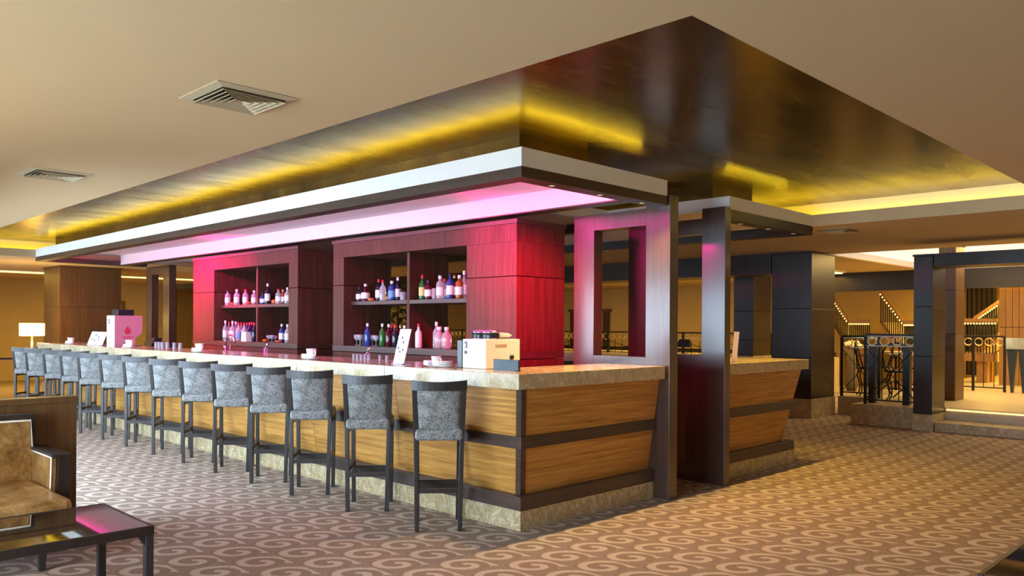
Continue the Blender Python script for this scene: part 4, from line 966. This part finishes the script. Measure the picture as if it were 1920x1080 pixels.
# plant seen through the shelves
pp = on_x(748, 560, 4.6)
T = thing('potted_plant', 'tall leafy plant seen through the near shelf unit', 'plant', (4.75, pp.y+0.2, 0))
MB().lathe([(0.15, 0), (0.19, 0.02), (0.23, 0.42), (0.21, 0.42), (0.19, 0.38), (0.003, 0.38)], n=16).build('pot', 'pot_clay', T)
MB().tube([(0, 0, 0.36), (0.02, 0.01, 1.0), (-0.02, 0.02, 1.7)], 0.022, 8).build('stem', 'partition_wood', T)
for k in range(46):
    a = k*2.399; z = 1.35+0.85*k/46; ln = 0.42-0.18*k/46; d = Vector((math.cos(a), math.sin(a), 0)); s_ = Vector((-math.sin(a), math.cos(a), 0))
    base = Vector((0, 0, z)); m1 = base+d*ln*.5+Vector((0, 0, .10)); e = base+d*ln+Vector((0, 0, -.04)); w_ = 0.035
    th_ = Vector((0, 0, 0.004))
    pts = [base, m1+s_*w_, e, m1-s_*w_]
    MB().add([*pts, *[q-th_ for q in pts]], [(0, 1, 2, 3), (7, 6, 5, 4), (0, 4, 5, 1), (1, 5, 6, 2), (2, 6, 7, 3), (3, 7, 4, 0)]).build('leaf', 'leaf', T)

# ================================================================== FOREGROUND LEFT
T = thing('booth_partition', 'brown wood partition wall behind the gold armchair', 'partition', (-2.165, 2.32, 0))
for k in range(3): box('panel', 'partition_wood', T, -0.44*(k+1)+0.001, -0.44*k-0.001, 0, 0.10, 0, 0.885, 0.002)
box('cap_rail', 'partition_wood', T, -1.34, 0.008, -0.012, 0.112, 0.885, 0.928, 0.004)
# armchair
T = thing('armchair', 'gold leather armchair with dark stepped frame at the lower left', 'armchair', (-2.385, 1.27, 0))
# faces -y; local x = 0 is the outer right side, the seat reaches forward of the arms
box('seat_frame', 'wenge', T, -0.80, -0.14, 0.02, 0.88, 0.22, 0.29, 0.006)
box('seat_cushion', 'gold_leather', T, -0.82, -0.118, 0.0, 0.84, 0.29, 0.41, 0.035)
for x0, x1, s_ in ((-0.115, 0.0, 1), (-0.94, -0.825, -1)):
    xi, xo = (x0, x1) if s_ > 0 else (x1, x0)
    poly = [(0.46, 0.20), (0.96, 0.20), (0.96, 0.60), (0.42, 0.60)]
    MB().prism_yz(poly, min(xi, xi+s_*0.03), max(xi, xi+s_*0.03)).build('arm_pad', 'gold_leather', T, bevel=0.008)
    MB().prism_yz([(0.455, 0.15), (0.98, 0.15), (0.98, 0.615), (0.405, 0.615)], min(xi+s_*0.031, xo), max(xi+s_*0.031, xo)).build('arm_panel', 'wenge', T, bevel=0.006)
    MB().prism_yz([(0.40, 0.601), (0.98, 0.601), (0.98, 0.622), (0.40, 0.622)], min(xi-s_*0.004, xi+s_*0.035), max(xi-s_*0.004, xi+s_*0.035)).build('arm_cap', 'stool_wood', T)
    MB().tube([(xi-s_*0.004, 0.452, 0.24), (xi-s_*0.004, 0.416, 0.598), (xi-s_*0.004, 0.86, 0.598)], 0.0055, 6).build('piping', 'pale_gold', T)
MB().prism_xz([(-0.83, 0.36), (-0.112, 0.36), (-0.112, 0.60), (-0.125, 0.80), (-0.815, 0.80), (-0.83, 0.60)], 0.85, 0.93).build('backrest', 'gold_leather', T, bevel=0.012)
MB().prism_xz([(-0.88, 0.15), (-0.06, 0.15), (-0.075, 0.835), (-0.865, 0.835)], 0.932, 0.985).build('back_frame', 'stool_wood', T, bevel=0.006)
MB().tube([(-0.112, 0.846, 0.60), (-0.125, 0.846, 0.80), (-0.815, 0.846, 0.80), (-0.83, 0.846, 0.60)], 0.006, 6).build('piping', 'pale_gold', T)
for x in (-0.70, -0.27):
    for y in (0.05, 0.80): MB().hexa([(x-.016, y-.016, 0), (x+.016, y-.016, 0), (x+.016, y+.016, 0), (x-.016, y+.016, 0), (x-.028, y-.028, .22), (x+.028, y-.028, .22), (x+.028, y+.028, .22), (x-.028, y+.028, .22)]).build('leg', 'stool_wood', T)
def coffee_table(x0, x1, y0, y1, h, lab):
    T = thing('coffee_table', lab, 'coffee table', ((x0+x1)/2, (y0+y1)/2, 0)); a, b = (x1-x0)/2, (y1-y0)/2
    box('glass_top', 'table_glass', T, -a+.02, a-.02, -b+.02, b-.02, h-0.012, h-0.002)
    box('apron', 'wenge', T, -a, a, -b, -b+.02, h-.045, h, 0.003); box('apron', 'wenge', T, -a, a, b-.02, b, h-.045, h, 0.003)
    box('apron', 'wenge', T, -a, -a+.02, -b+.02, b-.02, h-.045, h, 0.003); box('apron', 'wenge', T, a-.02, a, -b+.02, b-.02, h-.045, h, 0.003)
    box('under_plate', 'wenge', T, -a+.02, a-.02, -b+.02, b-.02, h-.03, h-.014)
    for sx in (-1, 1):
        for sy in (-1, 1):
            cx, cy = sx*(a-.021), sy*(b-.021)
            MB().box(-.02, .02, -.02, .02, 0, h-.044).build('leg', 'stool_wood', T, (cx, cy, 0), 0.004)
            MB().prism_xz([(0, 0), (0, -.05), (-sx*.035, 0)][::sx], -.012, .012).build('bracket', 'stool_wood', T, (cx-sx*.02, cy, h-.045))
    return T
coffee_table(-3.70, -2.48, 0.12, 0.82, 0.45, 'dark glass topped coffee table in front of the armchair')
coffee_table(-0.40, 0.85, -3.70, -2.98, 0.45, 'dark glass topped table cut off at the lower right corner')

# ================================================================== ADDED WARM FILL LAMPS
def unseen_floor_lamp(x, y, lab, p=45):  # unseen lamp added to warm the ceiling and lounge
    T = thing('unseen_floor_lamp', lab, 'lamp', (x, y, 0))
    MB().lathe([(0.16, 0), (0.16, 0.02), (0.02, 0.03), (0.014, 1.45)], n=16).build('stand', 'brass', T)
    MB().lathe([(0.20, 1.42), (0.204, 1.422), (0.16, 1.72), (0.156, 1.722)], n=24).build('shade', 'lamp_shade_lit', T)
    point('unseen_floor_lamp_bulb', (x, y, 1.82), (1, 0.62, 0.18), p, 0.12)
unseen_floor_lamp(-4.4, 0.9, 'floor lamp out of frame left of the coffee table', 22)
unseen_floor_lamp(-5.9, -2.5, 'added fill floor lamp behind the photographer at left', 26)
unseen_floor_lamp(1.4, -6.4, 'added fill floor lamp behind the photographer at right', 40)
for k, (x, y) in enumerate(((2.6, -3.3), (5.0, -4.2), (6.3, -1.6), (6.2, -5.4), (0.6, -4.6), (6.4, 3.0))):  # downlights added as warm fill for the lounge
    downlight(x, y, CZ-0.001 if x < 5.2 else 2.669, 'added fill downlight in the lounge ceiling, %s from the viewer' % ORD[k], 32, 125, None, (1, 0.74, 0.40), 0.05, 'added fill downlights')
# magenta floods under the main canopy
for k, (y, pw) in enumerate(((0.06, 60), (8.6, 45))):
    if k == 0:
        MAG = (1.0, 0.03, 0.44)
        area('magenta_cove_lamp', (0.055, 5.4, 2.478), (0, R(180-10), 0), 0.07, 10.2, MAG, 120)
        spot('colour_flood_lamp', (0.06, 1.45, 2.50), (1.14, 1.42, 2.22), (1, 0.0, 0.32), 330, 66, 1.0, 0.04)
        spot('colour_flood_lamp', (0.06, 6.7, 2.50), (1.14, 6.7, 2.25), (1, 0.0, 0.32), 330, 80, 1.0, 0.04)
        area('magenta_cove_lamp', (0.57, 0.075, 2.478), (R(152), 0, 0), 1.0, 0.07, MAG, 25)
    T = thing('colour_flood', 'small magenta flood lamp on the %s end of the canopy frame' % ('near', 'far')[k], 'flood lamp', (0.27 if k == 0 else 0.05, y, 2.53))
    spot('colour_flood_lamp', (0.30 if k == 0 else 0.08, y, 2.50), ((1.35, 1.17, 1.55), (1.14, 7.75, 1.75))[k], ((1, 0.0, 0.07), (1, 0, 0.14))[k], (1050, 1250)[k], (56, 70)[k], 1.0, 0.05)
    box('housing', 'dark_plastic', T, -0.03, 0.02, -0.06, 0.06, 0.0, 0.03); box('lens', 'led_magenta', T, 0.02, 0.024, -0.05, 0.05, 0.004, 0.026)
